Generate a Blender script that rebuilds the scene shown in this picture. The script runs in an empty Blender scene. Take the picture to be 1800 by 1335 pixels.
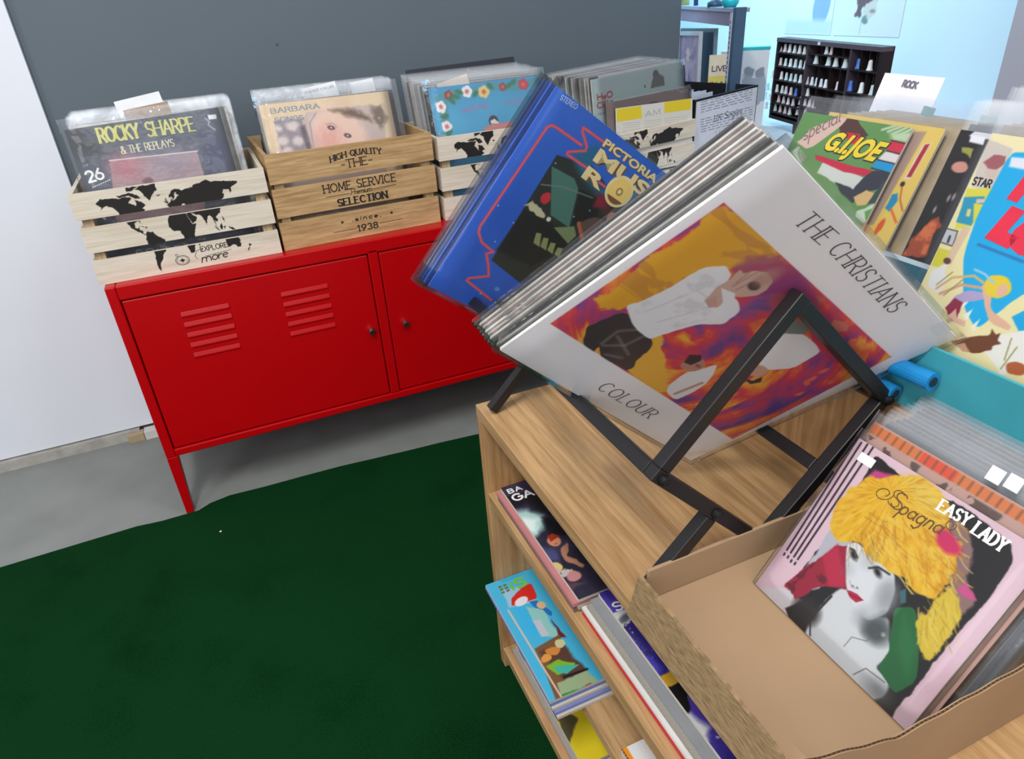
import bpy, math, random
import numpy as np
from mathutils import Matrix, Vector

# ------------------------------------------------------------------ camera, world, lights, exposure
SC = bpy.context.scene
COL = SC.collection
PW, PH = 1800, 1335
FPX = 1224.247
CAM = np.array([0.27506, -1.66750, 1.14365])
RX, RY, RZ = 1.0601445, 0.0604878, -0.4126516
cd = bpy.data.cameras.new('camera')
cam = bpy.data.objects.new('camera', cd)
COL.objects.link(cam)
cam.location = CAM
cam.rotation_mode = 'XYZ'
cam.rotation_euler = (RX, RY, RZ)
cd.sensor_fit = 'HORIZONTAL'
cd.sensor_width = 36.0
cd.lens = 36.0 * FPX / PW
cd.clip_start = 0.01
SC.camera = cam
SC.view_settings.view_transform = 'Standard'
SC.view_settings.look = 'None'
SC.view_settings.exposure = 0.0
SC.view_settings.gamma = 1.0
SC.view_settings.use_curve_mapping = False
SC.cycles.transparent_max_bounces = 40
SC.cycles.max_bounces = 10

wd = bpy.data.worlds.new('world')
SC.world = wd
wd.use_nodes = True
wd.node_tree.nodes['Background'].inputs[0].default_value = (0.93, 0.96, 1.0, 1)
wd.node_tree.nodes['Background'].inputs[1].default_value = 0.52


def area(name, loc, target, sx, sy, power, rgb):
    l = bpy.data.lights.new(name, 'AREA')
    l.shape = 'RECTANGLE'
    l.size, l.size_y = sx, sy
    l.energy = power
    l.color = rgb
    o = bpy.data.objects.new(name, l)
    COL.objects.link(o)
    o.location = loc
    d = Vector(target) - Vector(loc)
    o.rotation_euler = d.to_track_quat('-Z', 'Y').to_euler()
    return o


area('ceiling_light_aisle', (-0.30, -1.75, 2.75), (0.0, -0.3, 0.2), 0.30, 1.0, 46, (1.0, 0.98, 0.95))
area('ceiling_light_shelf', (1.15, -1.35, 2.75), (0.9, -0.9, 0.3), 0.35, 1.2, 11, (1.0, 0.98, 0.96))
area('front_fill_light', (0.0, -3.6, 2.2), (0.6, -0.7, 0.8), 2.2, 1.0, 19, (0.95, 0.97, 1.0))  # soft fill added behind the camera to lift upright faces, not an actual window
area('left_fill_light', (-1.9, -2.2, 1.75), (0.7, -1.1, 0.8), 1.0, 1.3, 25, (0.97, 0.98, 1.0))  # left-hand fill added to brighten the forward-leaning record cover, no real doorway
area('ceiling_light_far_room', (1.75, 0.80, 1.95), (2.45, 0.15, 0.95), 0.8, 0.6, 28, (0.42, 0.80, 1.0))

# ------------------------------------------------------------------ helpers
_M = Matrix.Rotation(RZ, 3, 'Z') @ Matrix.Rotation(RY, 3, 'Y') @ Matrix.Rotation(RX, 3, 'X')
RM = np.array(_M)


def ray(x, y):
    d = RM @ np.array([(x - PW / 2) / FPX, -(y - PH / 2) / FPX, -1.0])
    return d / np.linalg.norm(d)


def far(x, y, d):
    return CAM + ray(x, y) * d


def hit(x, y, n, p):
    d = ray(x, y)
    n = np.array(n, float)
    return CAM + d * (((np.array(p, float) - CAM) @ n) / (d @ n))


def on(x, y, axis, val):
    n = [0, 0, 0]; n[axis] = 1
    p = [0, 0, 0]; p[axis] = val
    return hit(x, y, n, p)


def lin(c):
    c = np.asarray(c, float) / 255.0
    return np.where(c <= 0.04045, c / 12.92, ((c + 0.055) / 1.055) ** 2.4)


def rgba(c):
    v = lin(c)
    return (float(v[0]), float(v[1]), float(v[2]), 1.0)


def tag(o, label=None, cat=None, group=None, kind=None):
    if label: o['label'] = label
    if cat: o['category'] = cat
    if group: o['group'] = group
    if kind: o['kind'] = kind
    return o


class MB:
    """collects shapes into one mesh"""
    def __init__(s):
        s.v = []; s.f = []

    def add(s, vs, fs):
        b = len(s.v)
        s.v += [tuple(map(float, p)) for p in vs]
        s.f += [tuple(i + b for i in f) for f in fs]
        return s

    def box(s, x0, x1, y0, y1, z0, z1):
        return s.add([(x0, y0, z0), (x1, y0, z0), (x1, y1, z0), (x0, y1, z0), (x0, y0, z1), (x1, y0, z1), (x1, y1, z1), (x0, y1, z1)],
                     [(0, 3, 2, 1), (4, 5, 6, 7), (0, 1, 5, 4), (1, 2, 6, 5), (2, 3, 7, 6), (3, 0, 4, 7)])

    def bar(s, p0, p1, w, t, side):
        p0 = np.array(p0, float); p1 = np.array(p1, float)
        d = p1 - p0; d /= np.linalg.norm(d)
        a = np.array(side, float); a -= d * (a @ d); a /= np.linalg.norm(a)
        b = np.cross(d, a)
        o = [a * w / 2 * i + b * t / 2 * j for i, j in ((-1, -1), (1, -1), (1, 1), (-1, 1))]
        vs = [p0 + q for q in o] + [p1 + q for q in o]
        return s.add(vs, [(0, 3, 2, 1), (4, 5, 6, 7), (0, 1, 5, 4), (1, 2, 6, 5), (2, 3, 7, 6), (3, 0, 4, 7)])

    def prism(s, poly, axis, a0, a1):
        """poly in the two other axes (in order), extruded along axis"""
        n = len(poly)
        def mk(p, a):
            q = list(p); q.insert(axis, a); return q
        vs = [mk(p, a0) for p in poly] + [mk(p, a1) for p in poly]
        fs = [tuple(range(n)), tuple(range(2 * n - 1, n - 1, -1))]
        fs += [(i, i + n, (i + 1) % n + n, (i + 1) % n) for i in range(n)]
        return s.add(vs, fs)

    def tube(s, pts, r, n=8, cap=True):
        pts = [np.array(p, float) for p in pts]
        rs = r if isinstance(r, (list, tuple)) else [r] * len(pts)
        base = len(s.v); vs = []; fs = []
        for i, p in enumerate(pts):
            d = pts[min(i + 1, len(pts) - 1)] - pts[max(i - 1, 0)]
            d /= np.linalg.norm(d)
            a = np.cross(d, (0, 0, 1) if abs(d[2]) < 0.9 else (1, 0, 0)); a /= np.linalg.norm(a)
            b = np.cross(d, a)
            vs += [p + rs[i] * (a * math.cos(2 * math.pi * k / n) + b * math.sin(2 * math.pi * k / n)) for k in range(n)]
        for i in range(len(pts) - 1):
            for k in range(n):
                k2 = (k + 1) % n
                fs.append((i * n + k, i * n + k2, (i + 1) * n + k2, (i + 1) * n + k))
        if cap:
            fs.append(tuple(range(n - 1, -1, -1)))
            fs.append(tuple((len(pts) - 1) * n + k for k in range(n)))
        return s.add(vs, fs)

    def lathe(s, prof, c=(0, 0, 0), n=16, axis=2):
        """prof: (r, h) pairs along axis"""
        vs = []; fs = []
        for r, h in prof:
            for k in range(n):
                a = 2 * math.pi * k / n
                q = [r * math.cos(a), r * math.sin(a)]
                q.insert(axis, h)
                vs.append([q[i] + c[i] for i in range(3)])
        for i in range(len(prof) - 1):
            for k in range(n):
                k2 = (k + 1) % n
                fs.append((i * n + k, i * n + k2, (i + 1) * n + k2, (i + 1) * n + k))
        fs.append(tuple(range(n - 1, -1, -1)))
        fs.append(tuple((len(prof) - 1) * n + k for k in range(n)))
        return s.add(vs, fs)

    def build(s, name, mat, parent=None, bevel=0.0, smooth=False):
        me = bpy.data.meshes.new(name)
        me.from_pydata(s.v, [], s.f)
        me.update()
        import bmesh
        bm = bmesh.new(); bm.from_mesh(me)
        bmesh.ops.recalc_face_normals(bm, faces=bm.faces)
        bm.to_mesh(me); bm.free()
        o = bpy.data.objects.new(name, me)
        COL.objects.link(o)
        if mat: me.materials.append(mat)
        if parent: o.parent = parent
        if smooth:
            for p in me.polygons: p.use_smooth = True
        if bevel:
            m = o.modifiers.new('bevel', 'BEVEL'); m.width = bevel; m.segments = 2; m.limit_method = 'ANGLE'
        return o


def empty(name, mat4=None, loc=None, rz=0.0):
    o = bpy.data.objects.new(name, None)
    COL.objects.link(o)
    o.empty_display_size = 0.03
    if mat4 is not None: o.matrix_world = mat4
    elif loc is not None:
        o.location = loc; o.rotation_euler = (0, 0, rz)
    return o


def frame(origin, u, v):
    u = np.array(u, float); u /= np.linalg.norm(u)
    v = np.array(v, float); v -= u * (u @ v); v /= np.linalg.norm(v)
    n = np.cross(u, v)
    m = np.eye(4); m[:3, 0] = u; m[:3, 1] = v; m[:3, 2] = n; m[:3, 3] = origin
    return Matrix(m.tolist())


def copy_tree(o, parent=None):
    c = o.copy(); COL.objects.link(c)
    if parent:
        c.parent = parent; c.matrix_parent_inverse = o.matrix_parent_inverse
    for ch in list(o.children): copy_tree(ch, c)
    return c


# ------------------------------------------------------------------ materials
MATS = {}


def _new(name):
    m = bpy.data.materials.new(name); m.use_nodes = True
    nt = m.node_tree
    return m, nt, nt.nodes['Principled BSDF']


def flat(name, c, rough=0.5, var=0.06, scale=30, metal=0.0, bump=0.0, spec=0.5):
    if name in MATS: return MATS[name]
    m, nt, b = _new(name)
    tc = nt.nodes.new('ShaderNodeTexCoord')
    no = nt.nodes.new('ShaderNodeTexNoise'); no.inputs['Scale'].default_value = scale; no.inputs['Detail'].default_value = 4
    nt.links.new(tc.outputs['Object'], no.inputs['Vector'])
    r = nt.nodes.new('ShaderNodeValToRGB')
    v = np.array(rgba(c)[:3])
    r.color_ramp.elements[0].position = 0.3; r.color_ramp.elements[1].position = 0.7
    r.color_ramp.elements[0].color = (*np.clip(v * (1 - var), 0, 1), 1)
    r.color_ramp.elements[1].color = (*np.clip(v * (1 + var), 0, 1), 1)
    nt.links.new(no.outputs['Fac'], r.inputs['Fac'])
    nt.links.new(r.outputs['Color'], b.inputs['Base Color'])
    b.inputs['Roughness'].default_value = rough
    b.inputs['Metallic'].default_value = metal
    b.inputs['Specular IOR Level'].default_value = spec
    if bump:
        bp = nt.nodes.new('ShaderNodeBump'); bp.inputs['Strength'].default_value = bump; bp.inputs['Distance'].default_value = 0.002
        nt.links.new(no.outputs['Fac'], bp.inputs['Height']); nt.links.new(bp.outputs['Normal'], b.inputs['Normal'])
    MATS[name] = m
    return m


def wood(name, c1, c2, axis=0, rough=0.45, stretch=14.0, scale=9.0):
    if name in MATS: return MATS[name]
    m, nt, b = _new(name)
    tc = nt.nodes.new('ShaderNodeTexCoord')
    mp = nt.nodes.new('ShaderNodeMapping')
    s = [stretch] * 3; s[axis] = 1.0
    mp.inputs['Scale'].default_value = s
    nt.links.new(tc.outputs['Object'], mp.inputs['Vector'])
    no = nt.nodes.new('ShaderNodeTexNoise'); no.inputs['Scale'].default_value = scale; no.inputs['Detail'].default_value = 6
    no.inputs['Distortion'].default_value = 0.6
    nt.links.new(mp.outputs['Vector'], no.inputs['Vector'])
    no2 = nt.nodes.new('ShaderNodeTexNoise'); no2.inputs['Scale'].default_value = scale * 6; no2.inputs['Detail'].default_value = 3
    nt.links.new(mp.outputs['Vector'], no2.inputs['Vector'])
    mx = nt.nodes.new('ShaderNodeMath'); mx.operation = 'MULTIPLY_ADD'
    mx.inputs[1].default_value = 0.35
    nt.links.new(no2.outputs['Fac'], mx.inputs[0]); nt.links.new(no.outputs['Fac'], mx.inputs[2])
    r = nt.nodes.new('ShaderNodeValToRGB')
    r.color_ramp.elements[0].position = 0.5; r.color_ramp.elements[1].position = 0.85
    r.color_ramp.elements[0].color = rgba(c1); r.color_ramp.elements[1].color = rgba(c2)
    nt.links.new(mx.outputs[0], r.inputs['Fac'])
    nt.links.new(r.outputs['Color'], b.inputs['Base Color'])
    b.inputs['Roughness'].default_value = rough
    b.inputs['Specular IOR Level'].default_value = 0.35
    MATS[name] = m
    return m


def printed(name='printed_card', rough=0.42, grain=0.0):
    if name in MATS: return MATS[name]
    m, nt, b = _new(name)
    at = nt.nodes.new('ShaderNodeAttribute'); at.attribute_name = 'ink'
    if grain:
        tc = nt.nodes.new('ShaderNodeTexCoord'); mp = nt.nodes.new('ShaderNodeMapping')
        mp.inputs['Scale'].default_value = (4, 60, 60)
        nt.links.new(tc.outputs['Object'], mp.inputs['Vector'])
        no = nt.nodes.new('ShaderNodeTexNoise'); no.inputs['Scale'].default_value = 5; no.inputs['Detail'].default_value = 5
        nt.links.new(mp.outputs['Vector'], no.inputs['Vector'])
        mr = nt.nodes.new('ShaderNodeMapRange'); mr.inputs['From Min'].default_value = 0.3; mr.inputs['From Max'].default_value = 0.7
        mr.inputs['To Min'].default_value = 1 - grain; mr.inputs['To Max'].default_value = 1 + grain * 0.4
        nt.links.new(no.outputs['Fac'], mr.inputs['Value'])
        mu = nt.nodes.new('ShaderNodeVectorMath'); mu.operation = 'SCALE'
        nt.links.new(at.outputs['Color'], mu.inputs[0]); nt.links.new(mr.outputs['Result'], mu.inputs['Scale'])
        nt.links.new(mu.outputs[0], b.inputs['Base Color'])
    else:
        nt.links.new(at.outputs['Color'], b.inputs['Base Color'])
    b.inputs['Roughness'].default_value = rough
    b.inputs['Specular IOR Level'].default_value = 0.4
    MATS[name] = m
    return m


def plastic(name='clear_plastic', haze=0.06, gloss=1.0, rough=0.12, bump=0.25, scale=22):
    if name in MATS: return MATS[name]
    m = bpy.data.materials.new(name); m.use_nodes = True
    nt = m.node_tree; nt.nodes.clear()
    out = nt.nodes.new('ShaderNodeOutputMaterial')
    tr = nt.nodes.new('ShaderNodeBsdfTransparent'); tr.inputs[0].default_value = (0.985, 0.99, 0.995, 1)
    df = nt.nodes.new('ShaderNodeBsdfDiffuse'); df.inputs[0].default_value = (0.85, 0.87, 0.9, 1)
    gl = nt.nodes.new('ShaderNodeBsdfGlossy'); gl.inputs['Roughness'].default_value = rough
    fr = nt.nodes.new('ShaderNodeFresnel'); fr.inputs['IOR'].default_value = 1.38
    tc = nt.nodes.new('ShaderNodeTexCoord')
    no = nt.nodes.new('ShaderNodeTexNoise'); no.inputs['Scale'].default_value = scale; no.inputs['Detail'].default_value = 3
    nt.links.new(tc.outputs['Object'], no.inputs['Vector'])
    bp = nt.nodes.new('ShaderNodeBump'); bp.inputs['Strength'].default_value = bump; bp.inputs['Distance'].default_value = 0.01
    nt.links.new(no.outputs['Fac'], bp.inputs['Height'])
    nt.links.new(bp.outputs['Normal'], gl.inputs['Normal'])
    m1 = nt.nodes.new('ShaderNodeMixShader'); m1.inputs[0].default_value = haze
    nt.links.new(tr.outputs[0], m1.inputs[1]); nt.links.new(df.outputs[0], m1.inputs[2])
    mu = nt.nodes.new('ShaderNodeMath'); mu.operation = 'MULTIPLY'; mu.inputs[1].default_value = gloss
    nt.links.new(fr.outputs[0], mu.inputs[0])
    m2 = nt.nodes.new('ShaderNodeMixShader')
    nt.links.new(mu.outputs[0], m2.inputs[0]); nt.links.new(m1.outputs[0], m2.inputs[1]); nt.links.new(gl.outputs[0], m2.inputs[2])
    nt.links.new(m2.outputs[0], out.inputs['Surface'])
    MATS[name] = m
    return m


PRINT = printed()
PRINTWOOD = printed('printed_wood', rough=0.6, grain=0.10)
SLEEVE = plastic(bump=0.6, scale=26)
CLOUDY = plastic('cloudy_plastic', haze=0.16, rough=0.18, bump=0.5, scale=30)
CLEAR = plastic('fresh_plastic', haze=0.01, gloss=0.5, rough=0.08, bump=0.12, scale=14)


# ------------------------------------------------------------------ printed pictures: ink laid on a fine mesh
def fbm(X, Y, f, seed, oct=4):
    out = np.zeros_like(X); amp = 1.0; tot = 0.0
    for k in range(oct):
        rg = np.random.RandomState(seed * 31 + k).rand(64, 64)
        x = X * f; y = Y * f
        xi = np.floor(x).astype(int); yi = np.floor(y).astype(int)
        fx = x - xi; fy = y - yi
        fx = fx * fx * (3 - 2 * fx); fy = fy * fy * (3 - 2 * fy)
        a = rg[xi % 64, yi % 64]; b = rg[(xi + 1) % 64, yi % 64]; c = rg[xi % 64, (yi + 1) % 64]; d = rg[(xi + 1) % 64, (yi + 1) % 64]
        out += amp * ((a * (1 - fx) + b * fx) * (1 - fy) + (c * (1 - fx) + d * fx) * fy)
        tot += amp; amp *= 0.5; f *= 2.03
    return out / tot


class Art:
    """a picture w by h metres; x to the right from the left edge, y up from the bottom"""
    def __init__(s, w, h, base, px):
        s.w, s.h = w, h
        s.nx = max(2, int(round(w / px))); s.ny = max(2, int(round(h / px)))
        s.px = px
        s.X, s.Y = np.meshgrid(np.linspace(0, w, s.nx), np.linspace(0, h, s.ny))
        s.c = np.zeros((s.ny, s.nx, 3)); s.c[:] = base

    def warp(s, amt, freq, seed):
        if not amt: return s.X, s.Y
        return (s.X + amt * (fbm(s.X, s.Y, freq, seed) - 0.5) * 2, s.Y + amt * (fbm(s.X, s.Y, freq, seed + 9) - 0.5) * 2)

    def mix(s, mask, col):
        mask = np.clip(mask, 0, 1)[..., None]
        s.c = s.c * (1 - mask) + np.asarray(col, float) * mask
        return s

    def mask_poly(s, pts, soft=None, wob=0, wf=60, seed=1, sm=None):
        soft = soft or s.px * 0.7
        X, Y = s.warp(wob, wf, seed)
        pts = [np.array(p[:2], float) for p in pts]
        if (len(pts) >= 7) if sm is None else sm:
            for _ in range(2):
                q = []
                for a, b in zip(pts, pts[1:] + pts[:1]): q += [a * .87 + b * .13, a * .13 + b * .87]
                pts = q
        d = np.full(X.shape, 1e9); inside = np.zeros(X.shape, bool)
        n = len(pts)
        for i in range(n):
            a = pts[i]; b = pts[(i + 1) % n]
            e = b - a
            L = e @ e
            if L < 1e-14: continue
            t = np.clip(((X - a[0]) * e[0] + (Y - a[1]) * e[1]) / L, 0, 1)
            d = np.minimum(d, np.hypot(X - a[0] - t * e[0], Y - a[1] - t * e[1]))
            if abs(e[1]) > 1e-12:
                c = ((a[1] <= Y) & (b[1] > Y)) | ((b[1] <= Y) & (a[1] > Y))
                xi = a[0] + (Y - a[1]) / e[1] * e[0]
                inside ^= c & (X < xi)
        sd = np.where(inside, d, -d)
        return np.clip(sd / (2 * soft) + 0.5, 0, 1)

    def poly(s, pts, col, alpha=1.0, **k):
        return s.mix(s.mask_poly(pts, **k) * alpha, col)

    def rect(s, x0, x1, y0, y1, col, **k):
        return s.poly([(x0, y0), (x1, y0), (x1, y1), (x0, y1)], col, **k)

    def ell(s, c, rx, ry, col, rot=0.0, soft=None, wob=0, wf=60, seed=1, alpha=1.0):
        soft = soft or s.px * 0.7
        X, Y = s.warp(wob, wf, seed)
        dx = X - c[0]; dy = Y - c[1]
        a = dx * math.cos(rot) + dy * math.sin(rot); b = -dx * math.sin(rot) + dy * math.cos(rot)
        q = np.sqrt((a / rx) ** 2 + (b / ry) ** 2)
        sd = (1 - q) * min(rx, ry)
        return s.mix(np.clip(sd / (2 * soft) + 0.5, 0, 1) * alpha, col)

    def line(s, pts, width, col, alpha=1.0, soft=None):
        soft = soft or s.px * 0.6
        d = np.full(s.X.shape, 1e9)
        for a, b in zip(pts[:-1], pts[1:]):
            a = np.array(a[:2], float); b = np.array(b[:2], float)
            e = b - a; L = max(e @ e, 1e-14)
            t = np.clip(((s.X - a[0]) * e[0] + (s.Y - a[1]) * e[1]) / L, 0, 1)
            d = np.minimum(d, np.hypot(s.X - a[0] - t * e[0], s.Y - a[1] - t * e[1]))
        return s.mix(np.clip((width / 2 - d) / (2 * soft) + 0.5, 0, 1) * alpha, col)

    def speck(s, f, lo, hi, col, seed=3, alpha=1.0, mask=None):
        q = np.clip((fbm(s.X, s.Y, f, seed) - lo) / (hi - lo), 0, 1) * alpha
        if mask is not None: q = q * mask
        return s.mix(q, col)

    def build(s, name, parent, x0, y0, z, mat=None, ax='z'):
        nx, ny = s.nx, s.ny
        co = np.zeros((ny * nx, 3))
        co[:, 0] = s.X.ravel() + x0; co[:, 1] = s.Y.ravel() + y0; co[:, 2] = z
        if ax == 'y':        # upright panel facing -y: local x, z
            co = np.stack([s.X.ravel() + x0, np.full(nx * ny, z), s.Y.ravel() + y0], 1)
        i, j = np.meshgrid(np.arange(nx - 1), np.arange(ny - 1))
        a = (j * nx + i).ravel()
        q = np.stack([a, a + 1, a + 1 + nx, a + nx], 1).astype(np.int32)
        me = bpy.data.meshes.new(name)
        me.vertices.add(nx * ny); me.vertices.foreach_set('co', co.ravel())
        me.loops.add(q.size); me.loops.foreach_set('vertex_index', q.ravel())
        me.polygons.add(len(q)); me.polygons.foreach_set('loop_start', np.arange(0, q.size, 4, dtype=np.int32))
        me.update(calc_edges=True)
        at = me.color_attributes.new('ink', 'FLOAT_COLOR', 'POINT')
        col = np.ones((nx * ny, 4), np.float32); col[:, :3] = lin(np.clip(s.c, 0, 255)).reshape(-1, 3)
        at.data.foreach_set('color', col.ravel())
        me.materials.append(mat or PRINT)
        o = bpy.data.objects.new(name, me); COL.objects.link(o)
        o.parent = parent
        return o


# ------------------------------------------------------------------ lettering
def _arc(cx, cy, rx, ry, a0, a1, n=9):
    return [(cx + rx * math.cos(math.radians(a0 + (a1 - a0) * i / n)), cy + ry * math.sin(math.radians(a0 + (a1 - a0) * i / n))) for i in range(n + 1)]


GL = {
    'A': (.72, [[(0, 0), (.36, 1), (.72, 0)], [(.13, .36), (.59, .36)]]),
    'B': (.6, [[(0, 0), (0, 1)], [(0, 1)] + _arc(.3, .76, .26, .24, 90, -90) + [(0, .52)], [(.3, .52)] + _arc(.32, .26, .28, .26, 90, -90) + [(0, 0)]]),
    'C': (.7, [_arc(.38, .5, .38, .5, 48, 312, 14)]),
    'D': (.68, [[(0, 0), (0, 1)], [(0, 1)] + _arc(.26, .5, .42, .5, 90, -90, 12) + [(0, 0)]]),
    'E': (.55, [[(0, 0), (0, 1)], [(0, 1), (.55, 1)], [(0, .52), (.42, .52)], [(0, 0), (.55, 0)]]),
    'F': (.52, [[(0, 0), (0, 1)], [(0, 1), (.52, 1)], [(0, .52), (.4, .52)]]),
    'G': (.72, [_arc(.38, .5, .38, .5, 48, 360, 16) + [(.46, .5)]]),
    'H': (.68, [[(0, 0), (0, 1)], [(.68, 0), (.68, 1)], [(0, .52), (.68, .52)]]),
    'I': (.06, [[(.03, 0), (.03, 1)]]),
    'J': (.4, [[(.4, 1), (.4, .25)] + _arc(.2, .22, .2, .22, 0, -170, 8)]),
    'K': (.62, [[(0, 0), (0, 1)], [(.6, 1), (.02, .45)], [(.2, .6), (.62, 0)]]),
    'L': (.52, [[(0, 1), (0, 0)], [(0, 0), (.52, 0)]]),
    'M': (.8, [[(0, 0), (.06, 1), (.4, .15), (.74, 1), (.8, 0)]]),
    'N': (.68, [[(0, 0), (0, 1)], [(0, 1), (.68, 0)], [(.68, 0), (.68, 1)]]),
    'O': (.78, [_arc(.39, .5, .39, .5, 90, 450, 20)]),
    'P': (.56, [[(0, 0), (0, 1)], [(0, 1)] + _arc(.28, .73, .28, .27, 90, -90) + [(0, .46)]]),
    'Q': (.78, [_arc(.39, .5, .39, .5, 90, 450, 20), [(.45, .25), (.78, -.1)]]),
    'R': (.62, [[(0, 0), (0, 1)], [(0, 1)] + _arc(.28, .74, .28, .26, 90, -90) + [(0, .48)], [(.28, .48), (.62, 0)]]),
    'S': (.54, [_arc(.27, .75, .25, .25, 30, 270, 10) + _arc(.27, .25, .27, .25, 90, -150, 10)[1:]]),
    'T': (.64, [[(.32, 0), (.32, 1)], [(0, 1), (.64, 1)]]),
    'U': (.66, [[(0, 1), (0, .33)] + _arc(.33, .33, .33, .33, 180, 360, 10) + [(.66, 1)]]),
    'V': (.7, [[(0, 1), (.35, 0), (.7, 1)]]),
    'W': (.95, [[(0, 1), (.24, 0), (.475, .85), (.71, 0), (.95, 1)]]),
    'X': (.66, [[(0, 0), (.66, 1)], [(0, 1), (.66, 0)]]),
    'Y': (.66, [[(0, 1), (.33, .48), (.66, 1)], [(.33, .48), (.33, 0)]]),
    '0': (.58, [_arc(.29, .5, .29, .5, 90, 450, 16)]),
    '1': (.3, [[(0, .8), (.2, 1), (.2, 0)]]),
    '2': (.56, [_arc(.27, .72, .27, .28, 160, -30, 9) + [(0, 0), (.56, 0)]]),
    '3': (.54, [_arc(.26, .75, .25, .25, 150, -90, 9), _arc(.26, .26, .28, .26, 90, -150, 9)]),
    '4': (.6, [[(.42, 0), (.42, 1), (0, .3), (.6, .3)]]),
    '5': (.54, [[(.5, 1), (.06, 1), (.02, .55)] + _arc(.25, .31, .29, .31, 120, -150, 10)]),
    '6': (.56, [[(.42, 1)] + _arc(.28, .3, .28, .3, 150, 510, 14)]),
    '7': (.54, [[(0, 1), (.54, 1), (.16, 0)]]),
    '8': (.56, [_arc(.28, .76, .23, .24, 90, 450, 12), _arc(.28, .26, .28, .26, 90, 450, 12)]),
    '9': (.56, [_arc(.28, .7, .28, .3, -30, 330, 14) + [(.14, 0)]]),
    '&': (.72, [[(.72, 0), (.16, .72)] + _arc(.32, .8, .17, .2, 200, -20, 8) + [(.1, .36)] + _arc(.27, .25, .27, .25, 150, 300, 7) + [(.68, .42)]]),
    '-': (.36, [[(0, .45), (.36, .45)]]),
    '.': (.1, [[(.03, 0), (.07, .04)]]),
    ' ': (.34, []),
    '*': (.5, [[(.25, .2), (.25, .8)], [(0, .5), (.5, .5)], [(.08, .3), (.42, .7)], [(.08, .7), (.42, .3)]]),
    # small hand-written letters
    'a': (.46, [_arc(.2, .25, .2, .25, 40, 330, 10), [(.42, .5), (.4, .1), (.48, 0)]]),
    'c': (.4, [_arc(.22, .25, .2, .25, 50, 310, 9)]),
    'e': (.42, [[(.04, .24), (.36, .3)] + _arc(.2, .25, .18, .25, 20, 310, 10)]),
    'g': (.46, [_arc(.2, .25, .2, .25, 40, 330, 10), [(.42, .5), (.4, -.2), (.25, -.4), (.02, -.3)]]),
    'i': (.12, [[(.03, .5), (.06, 0)], [(.08, .7), (.1, .74)]]),
    'l': (.16, [[(.08, 1), (.04, .1), (.14, 0)]]),
    'm': (.72, [[(0, 0), (.05, .5)], _arc(.19, .3, .15, .2, 170, 0, 6) + [(.33, 0)], _arc(.5, .3, .16, .2, 170, 0, 6) + [(.68, 0)]]),
    'n': (.42, [[(0, 0), (.05, .5)], _arc(.2, .3, .16, .2, 170, 0, 6) + [(.38, 0)]]),
    'o': (.44, [_arc(.22, .25, .2, .25, 90, 450, 12)]),
    'p': (.46, [[(.06, .5), (0, -.4)], _arc(.22, .25, .21, .25, 150, -150, 10)]),
    'r': (.32, [[(.02, .5), (.04, 0)], [(.05, .3), (.18, .48), (.3, .44)]]),
    's': (.36, [_arc(.18, .37, .15, .13, 30, 270, 7) + _arc(.18, .12, .17, .12, 90, -150, 7)[1:]]),
    't': (.3, [[(.14, .85), (.1, .1), (.2, 0)], [(0, .5), (.28, .5)]]),
    'u': (.44, [[(.02, .5), (.04, .12), (.18, 0), (.36, .1)], [(.4, .5), (.38, .05), (.46, 0)]]),
}


def strokes(txt, gap=0.16):
    out = []; x = 0.0
    for ch in txt:
        w, pl = GL.get(ch, GL[' '])
        for p in pl: out.append([(a + x, b) for a, b in p])
        x += w + gap
    return out, x - gap


def write(name, parent, txt, p0, p1, cap, z, mat, thick=0.12, thin=None, serif=0.0, gap=0.16, slant=0.0, arc=0.0, ax='z', rise=None):
    """lettering as flat ribbons from p0 to p1 (local x, y of the surface); cap = letter height"""
    st, W = strokes(txt, gap)
    p0 = np.array(p0, float)[:2]; p1 = np.array(p1, float)[:2]
    d = p1 - p0; L = np.linalg.norm(d); d /= L
    nrm = np.array([-d[1], d[0]])
    sx = L / W
    thin = thick if thin is None else thin
    mb = MB()

    cnt = [0]

    def place(a, b):
        b2 = b + (rise(a / L) if rise else 0.0)
        if arc:
            t = a / L - 0.5
            b2 = b2 - arc * (2 * t) ** 2
        q = p0 + d * (a + slant * b) + nrm * b2
        k = (cnt[0] % 14) * 1.2e-5
        return (q[0], q[1], z + k) if ax == 'z' else (q[0], z - k, q[1])

    def quad(a, b, w):
        a = np.array(a); b = np.array(b); e = b - a; l = np.linalg.norm(e)
        if l < 1e-9: return
        e /= l; n = np.array([-e[1], e[0]]) * w / 2
        cnt[0] += 1
        a = a - e * w * 0.32; b = b + e * w * 0.32
        mb.add([place(*(a - n)), place(*(b - n)), place(*(b + n)), place(*(a + n))], [(0, 1, 2, 3)])

    for pl in st:
        pts = [(a * sx, b * cap) for a, b in pl]
        for a, b in zip(pts[:-1], pts[1:]):
            e = np.array(b) - np.array(a); l = np.linalg.norm(e) + 1e-12
            w = (thick * abs(e[1]) / l + thin * (1 - abs(e[1]) / l)) * cap
            quad(a, b, w)
        if serif:
            for (a, b), (a2, b2) in ((pl[0], pl[1]), (pl[-1], pl[-2])):
                if abs(b - b2) > 0.3 and (b < 0.03 or b > 0.97):
                    c = np.array((a * sx, b * cap))
                    quad(c - (serif * cap, 0), c + (serif * cap, 0), thin * cap)
    return mb.build(name, mat, parent)


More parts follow.
